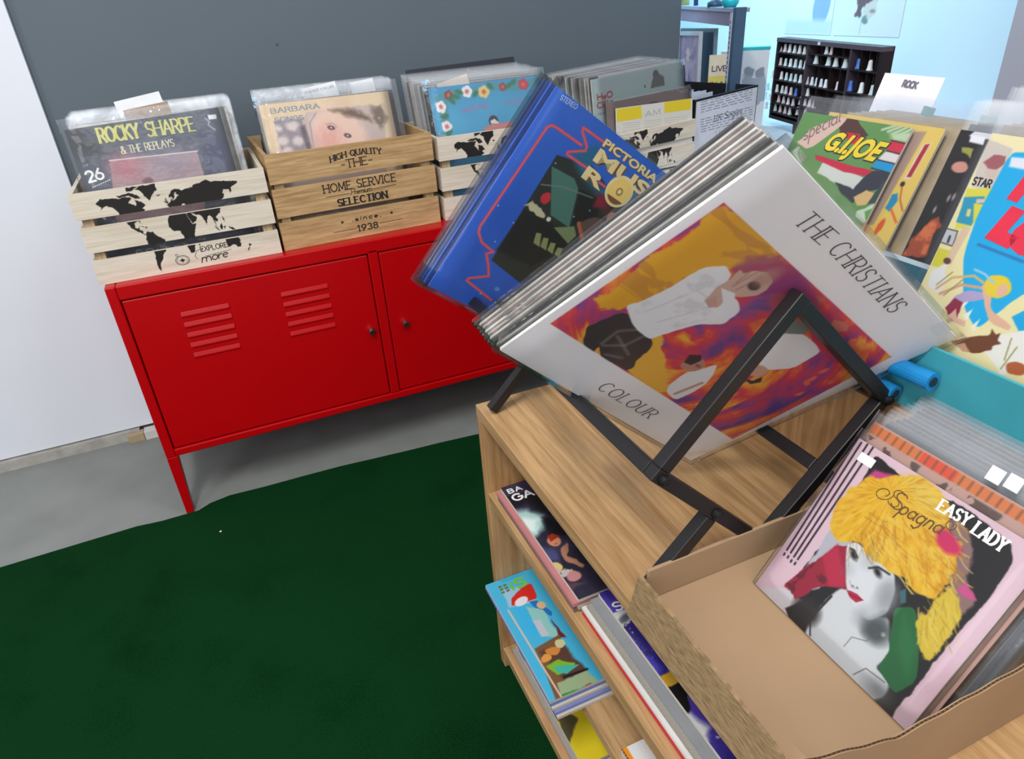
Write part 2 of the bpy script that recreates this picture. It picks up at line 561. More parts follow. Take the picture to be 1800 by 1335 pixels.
def sans(name, parent, txt, p0, p1, cap, z, mat, bold=0.0, slant=0.0, ax='z'):
    """block capitals from the built-in face, flattened to a mesh"""
    cu = bpy.data.curves.new('tmp', 'FONT'); cu.body = txt; cu.offset = bold; cu.resolution_u = 3
    ob = bpy.data.objects.new('tmp', cu); COL.objects.link(ob)
    dg = bpy.context.evaluated_depsgraph_get()
    me0 = ob.evaluated_get(dg).to_mesh()
    vs = np.array([v.co[:] for v in me0.vertices]); fs = [tuple(p.vertices) for p in me0.polygons]
    ob.evaluated_get(dg).to_mesh_clear()
    bpy.data.objects.remove(ob); bpy.data.curves.remove(cu)
    if not len(vs): return None
    x0, x1 = vs[:, 0].min(), vs[:, 0].max()
    y0, y1 = vs[:, 1].min(), vs[:, 1].max()
    p0 = np.array(p0, float)[:2]; p1 = np.array(p1, float)[:2]
    d = p1 - p0; L = np.linalg.norm(d); d /= L; n = np.array([-d[1], d[0]])
    mb = MB(); out = []
    for v in vs:
        a = (v[0] - x0) / (x1 - x0) * L; b = (v[1] - y0) / (y1 - y0) * cap
        q = p0 + d * (a + slant * b) + n * b
        out.append((q[0], q[1], z) if ax == 'z' else (q[0], z, q[1]))
    mb.add(out, fs)
    return mb.build(name, mat, parent)


INK = flat('black_ink', (28, 25, 26), rough=0.6)
WHITEINK = flat('white_ink', (235, 233, 232), rough=0.5)

# ------------------------------------------------------------------ the room
CONC = flat('painted_concrete', (128, 132, 129), rough=0.55, var=0.10, scale=7, bump=0.05)
GREYWALL = flat('grey_wall_paint', (92, 103, 112), rough=0.75, var=0.025, scale=3)
WHITEWALL = flat('white_wall_paint', (222, 226, 235), rough=0.6, var=0.02, scale=3)
FARWALL = flat('bright_wall_paint', (214, 236, 248), rough=0.7, var=0.015, scale=2)
LILAC = flat('pillar_paint', (172, 170, 182), rough=0.7, var=0.02, scale=3)

fl = MB().box(-2.2, 3.2, -2.6, 2.2, -0.05, 0.0).build('floor', CONC)
tag(fl, 'grey painted concrete floor', kind='structure')
w = MB().box(-0.066, 1.83, 0.50, 0.60, 0.0, 2.7).build('wall_back', GREYWALL)
tag(w, 'plain grey back wall', kind='structure')
w = MB().box(-2.2, -0.067, 0.482, 0.60, 0.035, 2.7).build('wall_left', WHITEWALL)
tag(w, 'white wall panel at the left', kind='structure')
t = MB().box(-2.2, -0.12, 0.468, 0.53, 0.0, 0.031).build('baseboard_left', flat('dusty_baseboard', (165, 162, 156), var=0.2, scale=25))
tag(t, 'dusty pale baseboard strip under the white wall', kind='structure')
w = MB().box(2.5, 2.6, -0.4, 1.5, 0.0, 2.7).build('wall_right', FARWALL)
tag(w, 'bright white wall of the far room', kind='structure')
w = MB().box(1.83, 2.6, 1.45, 1.55, 0.0, 2.7).build('wall_far', FARWALL)
tag(w, 'bright far wall behind the back shelf', kind='structure')
w = MB().box(2.3, 2.62, -1.6, -0.307, 0.0, 2.7).build('trim_1', LILAC)
tag(w, 'grey lilac wall end at the right edge', kind='structure')
# scuff on the grey wall
q = on(487, 78, 1, 0.4995)
o = MB().lathe([(0.0035, 0.0), (0.0025, 0.0012)], c=(q[0], 0.4988, q[2]), n=10, axis=1).build('wall_plug', flat('dark_scuff', (72, 76, 80)))
tag(o, 'tiny dark plug in the grey wall above the crates', 'plug')
# pipe stub behind the cabinet leg
st = empty('wall_bracket', loc=(-0.105, 0.462, 0.0))
MB().box(-0.05, -0.005, -0.012, 0.016, 0.0, 0.026).build('block', flat('raw_wood', (168, 150, 120)), st, bevel=0.001)
MB().box(-0.003, 0.045, -0.016, 0.016, 0.0, 0.03).build('cover', flat('bracket_white', (200, 198, 192)), st, bevel=0.002)
tag(st, 'small wood block and white bracket on the floor behind the cabinet leg', 'bracket')

# carpet
m, nt, b = _new('green_carpet')
tc = nt.nodes.new('ShaderNodeTexCoord')
n1 = nt.nodes.new('ShaderNodeTexNoise'); n1.inputs['Scale'].default_value = 420; n1.inputs['Detail'].default_value = 3
n2 = nt.nodes.new('ShaderNodeTexNoise'); n2.inputs['Scale'].default_value = 5; n2.inputs['Detail'].default_value = 5
for n in (n1, n2): nt.links.new(tc.outputs['Object'], n.inputs['Vector'])
ad = nt.nodes.new('ShaderNodeMath'); ad.operation = 'MULTIPLY_ADD'; ad.inputs[1].default_value = 1.1
nt.links.new(n1.outputs['Fac'], ad.inputs[0]); nt.links.new(n2.outputs['Fac'], ad.inputs[2])
cr = nt.nodes.new('ShaderNodeValToRGB')
cr.color_ramp.elements[0].position = 0.70; cr.color_ramp.elements[1].position = 1.45
cr.color_ramp.elements[0].color = rgba((3, 36, 13)); cr.color_ramp.elements[1].color = rgba((12, 52, 24))
nt.links.new(ad.outputs[0], cr.inputs['Fac']); nt.links.new(cr.outputs['Color'], b.inputs['Base Color'])
b.inputs['Roughness'].default_value = 0.95; b.inputs['Specular IOR Level'].default_value = 0.03
bp = nt.nodes.new('ShaderNodeBump'); bp.inputs['Strength'].default_value = 0.8; bp.inputs['Distance'].default_value = 0.003
nt.links.new(n1.outputs['Fac'], bp.inputs['Height']); nt.links.new(bp.outputs['Normal'], b.inputs['Normal'])
edge = [(-2.2, -0.06), (-1.0, -0.02), (-0.425, -0.006), (-0.25, -0.001), (-0.12, 0.002), (-0.06, -0.006), (0.03, -0.006), (0.06, 0.012), (0.11, 0.022), (0.2, 0.016), (0.3, 0.014),
        (0.408, 0.010), (0.5, 0.001), (0.6, -0.008), (0.7, -0.015), (0.807, -0.026), (1.0, -0.03), (1.2, -0.02), (3.0, -0.05)]
o = MB().prism(edge + [(3.0, -2.5), (-2.2, -2.5)], 2, 0.0, 0.005).build('carpet', m)
tag(o, 'dark green carpet with a wavy cut edge on the concrete floor', 'carpet')
q = on(388, 935, 2, 0.005)
o = MB().lathe([(0.0022, 0.0), (0.003, 0.001), (0.0012, 0.0022)], c=(q[0], q[1], 0.005), n=7).build('paper_scrap', flat('scrap_white', (230, 228, 220)))
tag(o, 'tiny white scrap lying on the green carpet', 'scrap')

# ------------------------------------------------------------------ red cabinet
RED = flat('red_lacquer', (176, 0, 8), rough=0.32, var=0.03, scale=4, spec=0.30)
GAP = flat('dark_gap', (70, 4, 10), rough=0.8)
ZB = 0.176
cab = empty('locker_cabinet', loc=(0.595, 0.2, 0.0))
cab['label'] = 'red metal two door locker cabinet with louvres standing on tall legs'; cab['category'] = 'cabinet'


def cbox(x0, x1, y0, y1, z0, z1): return MB().box(x0 - .595, x1 - .595, y0 - .2, y1 - .2, z0, z1)


b_ = MB()
for a in ((0, .022, 0, .40, ZB, .63), (1.168, 1.19, 0, .40, ZB, .63), (.022, 1.168, 0, .40, .5965, .63), (.022, 1.168, 0.0, .40, ZB, .1965), (.022, 1.168, .385, .40, .196, .605),
          (.58, .605, 0.0, .385, .196, .605)):
    b_.box(a[0] - .595, a[1] - .595, a[2] - .2, a[3] - .2, a[4], a[5])
b_.build('cabinet_body', RED, cab, bevel=0.003)
for (x0, x1, sgn) in ((0, .026, 1), (1.164, 1.19, -1)):
    for (y0, y1) in ((0.0, .03), (.37, .40)):
        xs = (x0, x1, x1 - .008, x0) if sgn > 0 else (x0, x1, x1, x0 + .008)
        MB().prism([(xs[0] - .595, ZB), (xs[1] - .595, ZB), (xs[2] - .595, 0.0005), (xs[3] - .595, 0.0005)], 1, y0 - .2, y1 - .2).build('leg', RED, cab, bevel=0.0015)
for (x0, x1, lk) in ((.024, .578, .556), (.607, 1.166, .647)):
    dr = MB().box(x0 - .595, x1 - .595, 0.003 - .2, 0.018 - .2, .199, .594).build('door', RED, cab, bevel=0.003)
    groups = ((.132, .238), (.358, .470)) if x0 < .3 else ()
    for gx0, gx1 in groups:
        for k in range(5):
            z = .428 + k * .0262
            mb = MB()
            xa, xb = gx0 - .595, gx1 - .595
            y = 0.003 - .2
            prof = [(y, z - .004), (y - .0034, z - .002), (y - .0030, z + .001), (y, z + .010)]
            mb.prism([(p[0], p[1]) for p in prof], 0, xa, xb)
            mb.build('louvre', RED, dr, bevel=0.001, smooth=False)
    kn = MB().lathe([(.0085, 0.0), (.0085, -.010), (.0075, -.017), (.005, -.0175)], c=(lk - .595, 0.004 - .2, .395), n=18, axis=1).build('lock_knob', flat('chrome', (190, 190, 190), rough=0.2, metal=1.0), dr, smooth=False)
    kn['label'] = 'chrome lock knob'
    MB().lathe([(.0055, 0.0), (.0055, -.0012)], c=(lk - .595, -.0136 - .2, .395), n=14, axis=1).build('lock_face', flat('lock_black', (22, 22, 22)), kn)


# ------------------------------------------------------------------ records, comics and their sleeves
class Item:
    pass


def item(name, label, cat, group, origin, u, v, w, h, t, edge, art=None, sleeve=None, smat=None, px=0.0012, rim=True):
    """a flat card item (record, comic): origin is the bottom middle of its front face"""
    it = Item()
    M4 = frame(origin, u, v)
    it.root = empty(name, M4); tag(it.root, label, cat, group)
    it.M = np.array(M4); it.w, it.h = w, h
    MB().box(-w / 2, w / 2, 0, h, -t, 0).build('jacket' if cat == 'record' else 'pages', edge, it.root)
    it.art = None
    if art is not None:
        it.art = Art(w, h, art, px)
    if sleeve:
        ml, mr, mb_, mt = sleeve
        rg = random.Random(name + label + str(origin[0]))
        nx, ny = 9, 9
        g = MB(); vs = []; fs = []
        for side, z0 in ((0, 0.0012), (1, -t - 0.0010)):
            for j in range(ny + 1):
                for i in range(nx + 1):
                    x = -w / 2 - ml + (w + ml + mr) * i / nx; y = -mb_ + (h + mb_ + mt) * j / ny
                    out = (x < -w / 2 or x > w / 2 or y > h or y < 0)
                    e = i in (0, nx) or j in (0, ny)
                    z = z0 + (rg.uniform(-.0002, .0009) if side == 0 else -rg.uniform(0, .0006)) * (0 if e else 1)
                    if e: z = z0
                    vs.append((x, y, z))
        N = (nx + 1) * (ny + 1)
        for s in (0, 1):
            for j in range(ny):
                for i in range(nx):
                    a = s * N + j * (nx + 1) + i
                    fs.append((a, a + 1, a + nx + 2, a + nx + 1))
        # closed rim, open top
        for i in range(nx): fs.append((i, N + i, N + i + 1, i + 1))
        for j in range(ny if rim else 0):
            a = j * (nx + 1); fs.append((a, a + nx + 1, N + a + nx + 1, N + a))
            a = j * (nx + 1) + nx; fs.append((a, N + a, N + a + nx + 1, a + nx + 1))
        g.add(vs, fs)
        g.build('plastic_sleeve', smat or SLEEVE, it.root, smooth=True)

    R = it.M[:3, :3]; o = it.M[:3, 3]

    def loc(p, dz=0.0):      # a point of the photograph's cover, in the cover's own x, y from its bottom left corner
        q = hit(p[0], p[1], R[:, 2], o + R[:, 2] * dz)
        l = R.T @ (q - o)
        return np.array([l[0] + w / 2, l[1]])
    it.loc = loc
    it.mid = lambda p: loc(p) - np.array([w / 2, 0])

    def done(label=None):
        a = it.art.build('front_cover', it.root, -w / 2, 0, 0.0003)
        return a
    it.done = done
    return it


def crop(it, ox, oy, s):
    """reader for points noted on an enlarged view of the cover"""
    def f(*pts):
        return [it.loc((ox + a / s, oy + b_ / s)) for a, b_ in pts]
    return f


EDGES = [flat('jacket_edge_%d' % i, c, rough=0.6, var=0.15, scale=60) for i, c in enumerate(
    [(205, 200, 192), (60, 55, 58), (170, 160, 150), (225, 222, 215), (120, 95, 85), (95, 100, 110), (190, 175, 170), (40, 38, 42)])]


def filed(n, name, label, cat, group, origin, step, u, v, w, h, t, sleeve, rg, smat=None, jit=0.004, lean=0.0, sink=0.0):
    """the ones filed behind, one thing each"""
    protos = []
    out = []
    for k in range(n):
        o = np.array(origin, float) + np.array(step, float) * k
        uu = np.array(u, float); vv = np.array(v, float)
        uu = uu / np.linalg.norm(uu)
        o = o + uu * rg.uniform(-jit, jit)
        vv = vv + np.cross(uu, vv) * (lean * k + rg.uniform(-.006, .006))
        if k < 4:
            it = item(name, label, cat, group, o, uu, vv, w, h, t, EDGES[rg.randrange(len(EDGES))], None, sleeve, smat, rim=False)
            protos.append(it.root); r = it.root
        else:
            r = copy_tree(protos[rg.randrange(4)])
            r.matrix_world = frame(o, uu, vv)
        out.append(r)
    return out

# ------------------------------------------------------------------ wooden crates on the cabinet
PALE = wood('pale_slat_wood', (196, 184, 166), (226, 216, 200), axis=0, rough=0.6)
TAN = wood('tan_slat_wood', (158, 124, 84), (196, 162, 116), axis=0, rough=0.6)
CRATEIN = wood('crate_post_wood', (150, 128, 98), (184, 160, 126), axis=2, rough=0.65)

LANDS = [
    [(-168, 66), (-156, 71), (-130, 70), (-115, 68), (-95, 69), (-85, 67), (-94, 60), (-82, 55), (-79, 52), (-77, 58), (-78, 62), (-65, 59), (-56, 52), (-66, 49), (-60, 46), (-70, 43), (-75, 38), (-81, 31), (-80, 26), (-84, 30), (-90, 29), (-97, 27), (-97, 20), (-91, 18), (-87, 21), (-88, 16), (-83, 14), (-83, 9), (-78, 8), (-80, 6), (-86, 10), (-95, 15), (-105, 19), (-112, 28), (-117, 33), (-124, 40), (-124, 48), (-133, 56), (-145, 60), (-152, 59), (-162, 55), (-158, 59), (-166, 62)],
    [(-118, 72), (-100, 73), (-85, 74), (-70, 70), (-62, 65), (-75, 64), (-88, 70), (-110, 69)], [(-92, 76), (-75, 78), (-62, 82), (-90, 82)],
    [(-58, 82), (-20, 83), (-20, 73), (-32, 68), (-43, 59), (-52, 66), (-58, 75), (-70, 78)],
    [(-85, 22), (-75, 20), (-77, 19), (-84, 21)], [(-73, 20), (-68, 19), (-72, 17)],
    [(-77, 8), (-72, 12), (-60, 10), (-50, 1), (-35, -6), (-39, -15), (-42, -23), (-48, -27), (-54, -34), (-58, -38), (-65, -42), (-67, -48), (-68, -55), (-74, -50), (-73, -38), (-71, -28), (-70, -18), (-76, -13), (-81, -5), (-79, 1)],
    [(-6, 35), (10, 37), (11, 33), (20, 31), (32, 31), (35, 27), (43, 12), (51, 12), (47, 4), (40, -4), (40, -15), (35, -20), (33, -27), (27, -34), (19, -34), (15, -27), (12, -17), (13, -6), (9, 1), (9, 4), (4, 6), (-5, 5), (-12, 8), (-17, 14), (-16, 22), (-10, 30)],
    [(44, -16), (50, -14), (47, -25), (44, -24)],
    [(-9, 37), (-9, 43), (-1, 44), (-5, 48), (2, 51), (8, 54), (9, 57), (12, 54), (20, 55), (24, 59), (30, 60), (22, 62), (25, 65), (21, 65), (17, 61), (18, 59), (13, 55), (10, 59), (5, 59), (6, 62), (14, 68), (25, 71), (40, 67), (45, 68), (55, 69), (68, 69), (72, 73), (85, 74), (105, 78), (115, 74), (140, 73), (160, 70), (180, 69), (180, 65), (163, 60), (162, 54), (156, 51), (156, 58), (142, 59), (137, 54), (141, 52), (138, 46), (131, 43), (127, 39), (129, 35), (126, 35), (124, 40), (118, 39), (122, 37), (119, 35), (122, 30), (118, 24), (110, 21), (106, 18), (109, 12), (105, 9), (100, 13), (103, 2), (98, 9), (97, 17), (91, 22), (85, 20), (80, 15), (80, 11), (77, 8), (73, 17), (71, 21), (67, 25), (57, 26), (50, 30), (48, 30), (51, 25), (57, 24), (59, 22), (55, 17), (45, 13), (42, 17), (35, 28), (35, 32), (36, 36), (28, 37), (27, 40), (35, 42), (41, 42), (37, 46), (33, 46), (28, 43), (23, 38), (19, 42), (13, 45), (18, 40), (16, 38), (12, 42), (8, 44), (3, 43), (0, 39), (-5, 36)],
    [(-6, 50), (1, 51), (-2, 56), (-4, 59), (-6, 57), (-4, 54)], [(-10, 52), (-6, 52), (-6, 55), (-9, 54)], [(-23, 64), (-14, 65), (-16, 66), (-23, 66)],
    [(131, 33), (137, 34), (141, 37), (143, 43), (139, 38)], [(109, 1), (115, 5), (118, 1), (115, -4), (110, -3)], [(96, 5), (104, -2), (106, -6), (100, -2)],
    [(132, -1), (140, -3), (148, -8), (140, -8)], [(120, 1), (125, 1), (121, -5)], [(120, 18), (124, 13), (126, 7), (121, 12)],
    [(114, -22), (122, -17), (130, -12), (136, -12), (137, -16), (141, -11), (146, -19), (153, -27), (150, -37), (143, -39), (138, -33), (130, -32), (118, -35), (115, -33)],
    [(173, -35), (178, -38), (174, -41), (172, -37)], [(172, -41), (174, -42), (168, -47), (167, -45)],
]


def land_pts(w, h, lo=.12, hi=.84):
    out = []
    for P in LANDS:
        out.append([(w * (lo + (a + 168) / 348 * (hi - lo)), h * (.965 - (78 - b_) / 133 * .925)) for a, b_ in P])
    return out


class Crate:
    def __init__(s, label, o, yaw, w, d, h, mat, world, sl, gap):
        s.root = empty('wooden_crate', loc=o, rz=yaw); tag(s.root, label, 'crate')
        s.w, s.h = w, h
        s.o = np.array(o, float); s.R = np.array(Matrix.Rotation(yaw, 3, 'Z'))
        lv = [(k * (sl + gap), k * (sl + gap) + sl) for k in range(3)]
        s.slats = []
        for z0, z1 in lv:
            f = MB().box(0, w, 0, .009, z0, z1).build('front_slat', mat, s.root)
            s.slats.append((f, z0, z1))
            MB().box(0, w, d - .009, d, z0, z1).build('back_slat', mat, s.root)
            for x0, x1 in ((0, .0088), (w - .0088, w)):
                MB().box(x0, x1, .0093, d - .0093, z0 + .001, z1 - .001).build('side_slat', mat, s.root)
        for x0, x1 in ((.009, .030), (w - .030, w - .009)):
            for y0, y1 in ((.0095, .0295), (d - .0295, d - .0095)):
                MB().box(x0, x1, y0, y1, 0.0, h - .003).build('corner_post', CRATEIN, s.root)
        MB().box(.0205, w - .0205, .0095, d - .0095, 0.0, .006).build('base_board', CRATEIN, s.root)
        if world:
            L = land_pts(w, h)
            base = (216, 206, 190)
            for f, z0, z1 in s.slats:
                a = Art(w, z1 - z0, base, .0009)
                g = fbm(a.X * 6, a.Y * 90 + z0 * 77, 1.3, 5)
                a.mix(np.clip((g - .45) * 1.6, 0, .5), (192, 176, 152))
                for P in L:
                    Q = [(x, y - z0) for x, y in P]
                    ys = [y for _, y in Q]
                    if max(ys) < -.004 or min(ys) > z1 - z0 + .004: continue
                    a.poly(Q, (30, 26, 25), wob=.0022, wf=160, seed=7, sm=False)
                a.build('map_print', f, 0, z0, -.0006, PRINTWOOD, ax='y')

    def loc(s, p):
        q = hit(p[0], p[1], s.R[:, 1] * -1, s.o)
        l = s.R.T @ (q - s.o)
        return np.array([l[0], l[2]])


# leftmost crate
c1 = Crate('pale slatted crate with a black world map, leftmost on the red cabinet', (-.009, .028, .6305), 0.0, .394, .30, .198, PALE, True, .054, .018)
f3 = c1.slats[0][0]
K = lambda x, y: c1.loc((80 + x / 3.105, 80 + y / 3.105))
write('lettering', f3, 'EXPLORE', K(850, 1125), K(995, 1098), .011, -.0012, INK, thick=.13, ax='y')
write('lettering', f3, 'more', K(855, 1185), K(1000, 1150), .022, -.0012, INK, thick=.09, ax='y', gap=.02, slant=.2)
mb = MB()
cx = K(748, 1172)
for r0, r1 in ((.0135, .0125), (.0108, .0102)):
    n = 28
    for k in range(n):
        a0, a1 = 2 * math.pi * k / n, 2 * math.pi * (k + 1) / n
        mb.add([(cx[0] + r * math.cos(a) * 1.1, -.0012, cx[1] + r * math.sin(a) * .85) for r, a in ((r0, a0), (r0, a1), (r1, a1), (r1, a0))], [(0, 1, 2, 3)])
for k in range(8):
    a = k * math.pi / 4; r = .008 if k % 2 == 0 else .005
    mb.add([(cx[0] + r * math.cos(a), -.0012, cx[1] + r * math.sin(a) * .8), (cx[0] + .0018 * math.cos(a + 1.2), -.0012, cx[1] + .0018 * math.sin(a + 1.2)), (cx[0] + .0018 * math.cos(a - 1.2), -.0012, cx[1] + .0018 * math.sin(a - 1.2))], [(0, 1, 2)])
for k in range(10):
    a0, a1 = 2 * math.pi * k / 10, 2 * math.pi * (k + 1) / 10
    mb.add([(cx[0] - .009 + r * math.cos(a), -.0012, cx[1] + .0135 + r * math.sin(a)) for r, a in ((.0028, a0), (.0028, a1), (.002, a1), (.002, a0))], [(0, 1, 2, 3)])
mb.build('compass_print', INK, f3)
# a loop of line round the words
pts = [(830, 1165), (815, 1150), (825, 1120), (860, 1105), (850, 1125)]
mb = MB()
for a, b_ in zip(pts[:-1], pts[1:]):
    A, B = K(*a), K(*b_)
    mb.bar((A[0], -.0011, A[1]), (B[0], -.0011, B[1]), .0008, .0002, (0, 0, 1))
A, B = K(870, 1150), K(1015, 1112)
mb.bar((A[0], -.0011, A[1]), (B[0], -.0011, B[1]), .0007, .0002, (0, 0, 1))
mb.build('line_print', INK, f3)

# lettered crate
c2 = Crate('tan plywood crate with black lettering, second from the left on the red cabinet', (.392, .034, .6305), .030, .398, .31, .222, TAN, False, .066, .012)
K = lambda x, y: c2.loc((400 + x / 3.71, 100 + y / 3.71))
top, midd, low = c2.slats[2][0], c2.slats[1][0], c2.slats[0][0]
write('lettering', top, 'HIGH QUALITY', K(668, 668), K(1000, 612), .0125, -.0008, INK, thick=.22, thin=.12, serif=.16, arc=.007, ax='y', gap=.2)
write('lettering', top, '-THE-', K(745, 728), K(945, 693), .0180, -.0008, INK, thick=.12, thin=.1, serif=.14, ax='y')
write('lettering', midd, 'HOME SERVICE', K(630, 890), K(1098, 808), .0185, -.0008, INK, thick=.13, thin=.11, serif=.13, ax='y', gap=.22)
write('lettering', midd, 'Premium', K(805, 900), K(940, 874), .014, -.0008, INK, thick=.09, ax='y', gap=.04, slant=.3)
write('lettering', midd, 'SELECTION', K(725, 975), K(1042, 917), .0160, -.0008, INK, thick=.26, thin=.13, serif=.2, ax='y', gap=.24)
write('lettering', low, '.since.', K(815, 1073), K(1000, 1040), .011, -.0008, INK, thick=.17, ax='y', gap=.2)
write('lettering', low, '1938', K(852, 1137), K(982, 1112), .0145, -.0008, INK, thick=.2, thin=.14, serif=.12, ax='y', gap=.24)
mb = MB()
for a, b_ in (((640, 917), (795, 890)), ((945, 862), (1098, 832))):
    A, B = K(*a), K(*b_); mb.bar((A[0], -.0007, A[1]), (B[0], -.0007, B[1]), .0009, .0002, (0, 0, 1))
mb.build('rule_print', INK, midd)
mb = MB()
for a, b_ in (((690, 1147), (842, 1120)), ((990, 1085), (1140, 1055))):
    A, B = K(*a), K(*b_); mb.bar((A[0], -.0007, A[1]), (B[0], -.0007, B[1]), .0009, .0002, (0, 0, 1))
for c in ((748, 1079), (1069, 1015)):
    A = K(*c)
    P = [(A[0] + (r := (.0048 if k % 2 == 0 else .002)) * math.sin(k * math.pi / 5), A[1] + r * math.cos(k * math.pi / 5)) for k in range(10)]
    mb.add([(A[0], -.0008, A[1])] + [(x, -.0008, y) for x, y in P], [(0, 1 + k, 1 + (k + 1) % 10) for k in range(10)])
mb.build('star_print', INK, low)

c3 = Crate('pale slatted world map crate half hidden behind the blue record', (.803, .046, .6305), 0.0, .350, .30, .208, PALE, True, .056, .019)
yw = .20
c4 = Crate('small pale world map crate at the right end beside the black box', tuple(np.array([1.539, -.002, .6355]) - np.array([math.cos(yw), math.sin(yw), 0]) * .325), yw, .325, .25, .166, PALE, True, .045, .0155)

rg = random.Random(5)
LP = .315
# ---- contents, leftmost crate
u1 = (1, 0, .036); v1 = (0, .19, .98)
r1 = item('vinyl_record', 'dark blue sleeved record with tall yellow letters, in front in the leftmost crate', 'record', None, (.180, .082, .637), u1, v1, LP, LP, .004, EDGES[1],
          (66, 74, 92), (.008, .010, 0, .022), None, .0011)
K = crop(r1, 80, 140, 5)
a = r1.art
a.speck(14, .45, .75, (92, 100, 118), seed=4)
a.poly(K((190, 430), (420, 560), (460, 640), (330, 700), (230, 640)), (30, 32, 40), soft=.02, wob=.01, wf=20)
a.poly(K((1370, 500), (1600, 480), (1680, 900), (1390, 900)), (62, 68, 100), soft=.015, wob=.01, wf=25)
a.poly(K((565, 715), (1330, 630), (1400, 860), (1400, 1300), (640, 1400)), (168, 138, 142))
a.ell(K((700, 760))[0], .03, .025, (176, 110, 122), soft=.02)
a.ell(K((1130, 740))[0], .04, .03, (150, 136, 150), soft=.03)
a.line(K((560, 713), (1335, 628)), .0022, (220, 215, 210))
a.ell(K((900, 890))[0], .011, .007, (120, 80, 90), soft=.002)
a.poly(K((1425, 312), (1500, 305), (1505, 345), (1435, 352)), (236, 236, 240))
a.line(K((1400, 340), (1440, 370), (1430, 400), (1490, 440)), .003, (190, 195, 205), alpha=.7)
r1.done()
YEL = flat('pale_yellow_ink', (206, 204, 116)); CREAM = flat('cream_ink', (214, 208, 178))
m_ = r1.mid
K = lambda x, y: r1.mid((80 + x / 5, 140 + y / 5))
write('lettering', r1.root, 'ROCKY', K(485, 555), K(835, 508), .029, .0006, YEL, thick=.20, thin=.10, serif=.08, gap=.14)
write('lettering', r1.root, 'SHARPE', K(905, 500), K(1320, 447), .029, .0006, YEL, thick=.15, thin=.09, serif=.08, gap=.14)
write('lettering', r1.root, '& THE REPLAYS', K(675, 655), K(1135, 585), .0155, .0006, CREAM, thick=.15, thin=.1, gap=.16)
write('lettering', r1.root, '26', K(385, 905), K(520, 865), .022, .0006, WHITEINK, thick=.19, gap=.12)
mb = MB()
for k in range(9):
    A = K(415 + k * 18, 952 - k * 8); mb.box(A[0], A[0] + .0028, A[1], A[1] + .0022, .0005, .0006)
mb.build('lettering', WHITEINK, r1.root)
A = r1.mid((240, 446)); B = r1.mid((394, 428))
write('lettering', r1.root, 'COLLECTION', A, B, .0075, .0006, WHITEINK, thick=.14, gap=.5)

filed(13, 'vinyl_record', 'clear sleeved record filed behind the dark front record of the leftmost crate', 'record', 'records in the leftmost crate',
      (.188, .092, .637), (0, .0118, 0), (1, 0, .012), (0, .19, .98), LP, LP, .0035, (.010, .012, 0, .018), rg, None, .005, 0)
# paper dividers standing among them


def divider(label, c_px, y, w, h, ang, mat, vv=(0, .15, 1), depth=.30):
    q = on(c_px[0], c_px[1], 1, y)
    v = np.array(vv, float); v /= np.linalg.norm(v)
    u = (math.cos(ang), 0, math.sin(ang))
    r = empty('card_divider', frame(q, u, v)); tag(r, label, 'divider')
    MB().box(-w / 2, w / 2, -depth, h, -.0006, .0006).build('card', mat, r)
    return r


TANCARD = flat('tan_card', (158, 134, 116), rough=0.7); WCARD = flat('white_card', (222, 224, 228), rough=0.5)
divider('tan card divider tab just behind the dark front record', (259, 196), .158, .094, .012, .10, TANCARD, depth=.25)
divider('white plastic divider tab sticking up in the leftmost crate', (243, 178), .215, .098, .010, .13, WCARD, depth=.25)

# ---- contents, lettered crate
r2 = item('vinyl_record', 'cream sleeved record with a pale face picture, in front in the lettered crate', 'record', None, (.573, .098, .637), (1, .02, -.004), (0, .25, .968), LP, LP, .004, EDGES[6],
          (222, 200, 168), (.010, .012, 0, .020), None, .0011)
K = crop(r2, 420, 110, 5.625)
a = r2.art
a.speck(10, .5, .8, (205, 178, 140), seed=6, alpha=.5)
a.poly(K((340, 560), (640, 540), (660, 490), (760, 480), (1410, 405), (1450, 600), (1480, 1500), (500, 1500)), (196, 178, 170), wob=.004)
a.poly(K((345, 570), (620, 555), (720, 860), (430, 900)), (150, 138, 146), wob=.006, wf=40)
for c, r in (((530, 630), .014), ((430, 770), .013), ((590, 780), .014), ((480, 870), .012), ((390, 650), .009)):
    a.ell(K(c)[0], r, r * .8, (214, 200, 196), soft=.004, wob=.004)
a.poly(K((600, 640), (650, 620), (720, 860), (680, 870)), (96, 78, 88), soft=.004)
a.ell(K((1000, 720))[0], .062, .075, (226, 196, 180), rot=.5, soft=.012)
a.ell(K((900, 760))[0], .03, .03, (222, 168, 156), soft=.02)
a.poly(K((880, 470), (1100, 455), (1270, 520), (1310, 590), (1200, 560), (1000, 500)), (112, 84, 62), soft=.006, wob=.006)
a.poly(K((1290, 470), (1400, 410), (1440, 480), (1450, 580), (1400, 640), (1330, 560)), (120, 100, 82), soft=.006, wob=.01, wf=60)
a.speck(60, .55, .7, (200, 186, 168), seed=8, alpha=.8, mask=a.mask_poly(K((1150, 470), (1440, 400), (1470, 640), (1300, 620))))
for c, rot in (((912, 645), -.3), ((1075, 722), -.35)):
    a.ell(K(c)[0], .0092, .0052, (96, 60, 62), rot=rot, soft=.0012)
    a.ell(K(c)[0], .002, .002, (235, 220, 215))
a.line(K((860, 610), (930, 600), (970, 640)), .0015, (130, 90, 80), alpha=.6)
a.line(K((760, 500), (700, 600), (740, 850)), .004, (170, 150, 160), alpha=.8)
a.poly(K((1480, 300), (1560, 700), (1580, 900), (1480, 900)), (150, 134, 150), alpha=.0)
r2.done()
TEALINK = flat('faded_blue_ink', (126, 140, 158))
K = lambda x, y: r2.mid((420 + x / 5.625, 110 + y / 5.625))
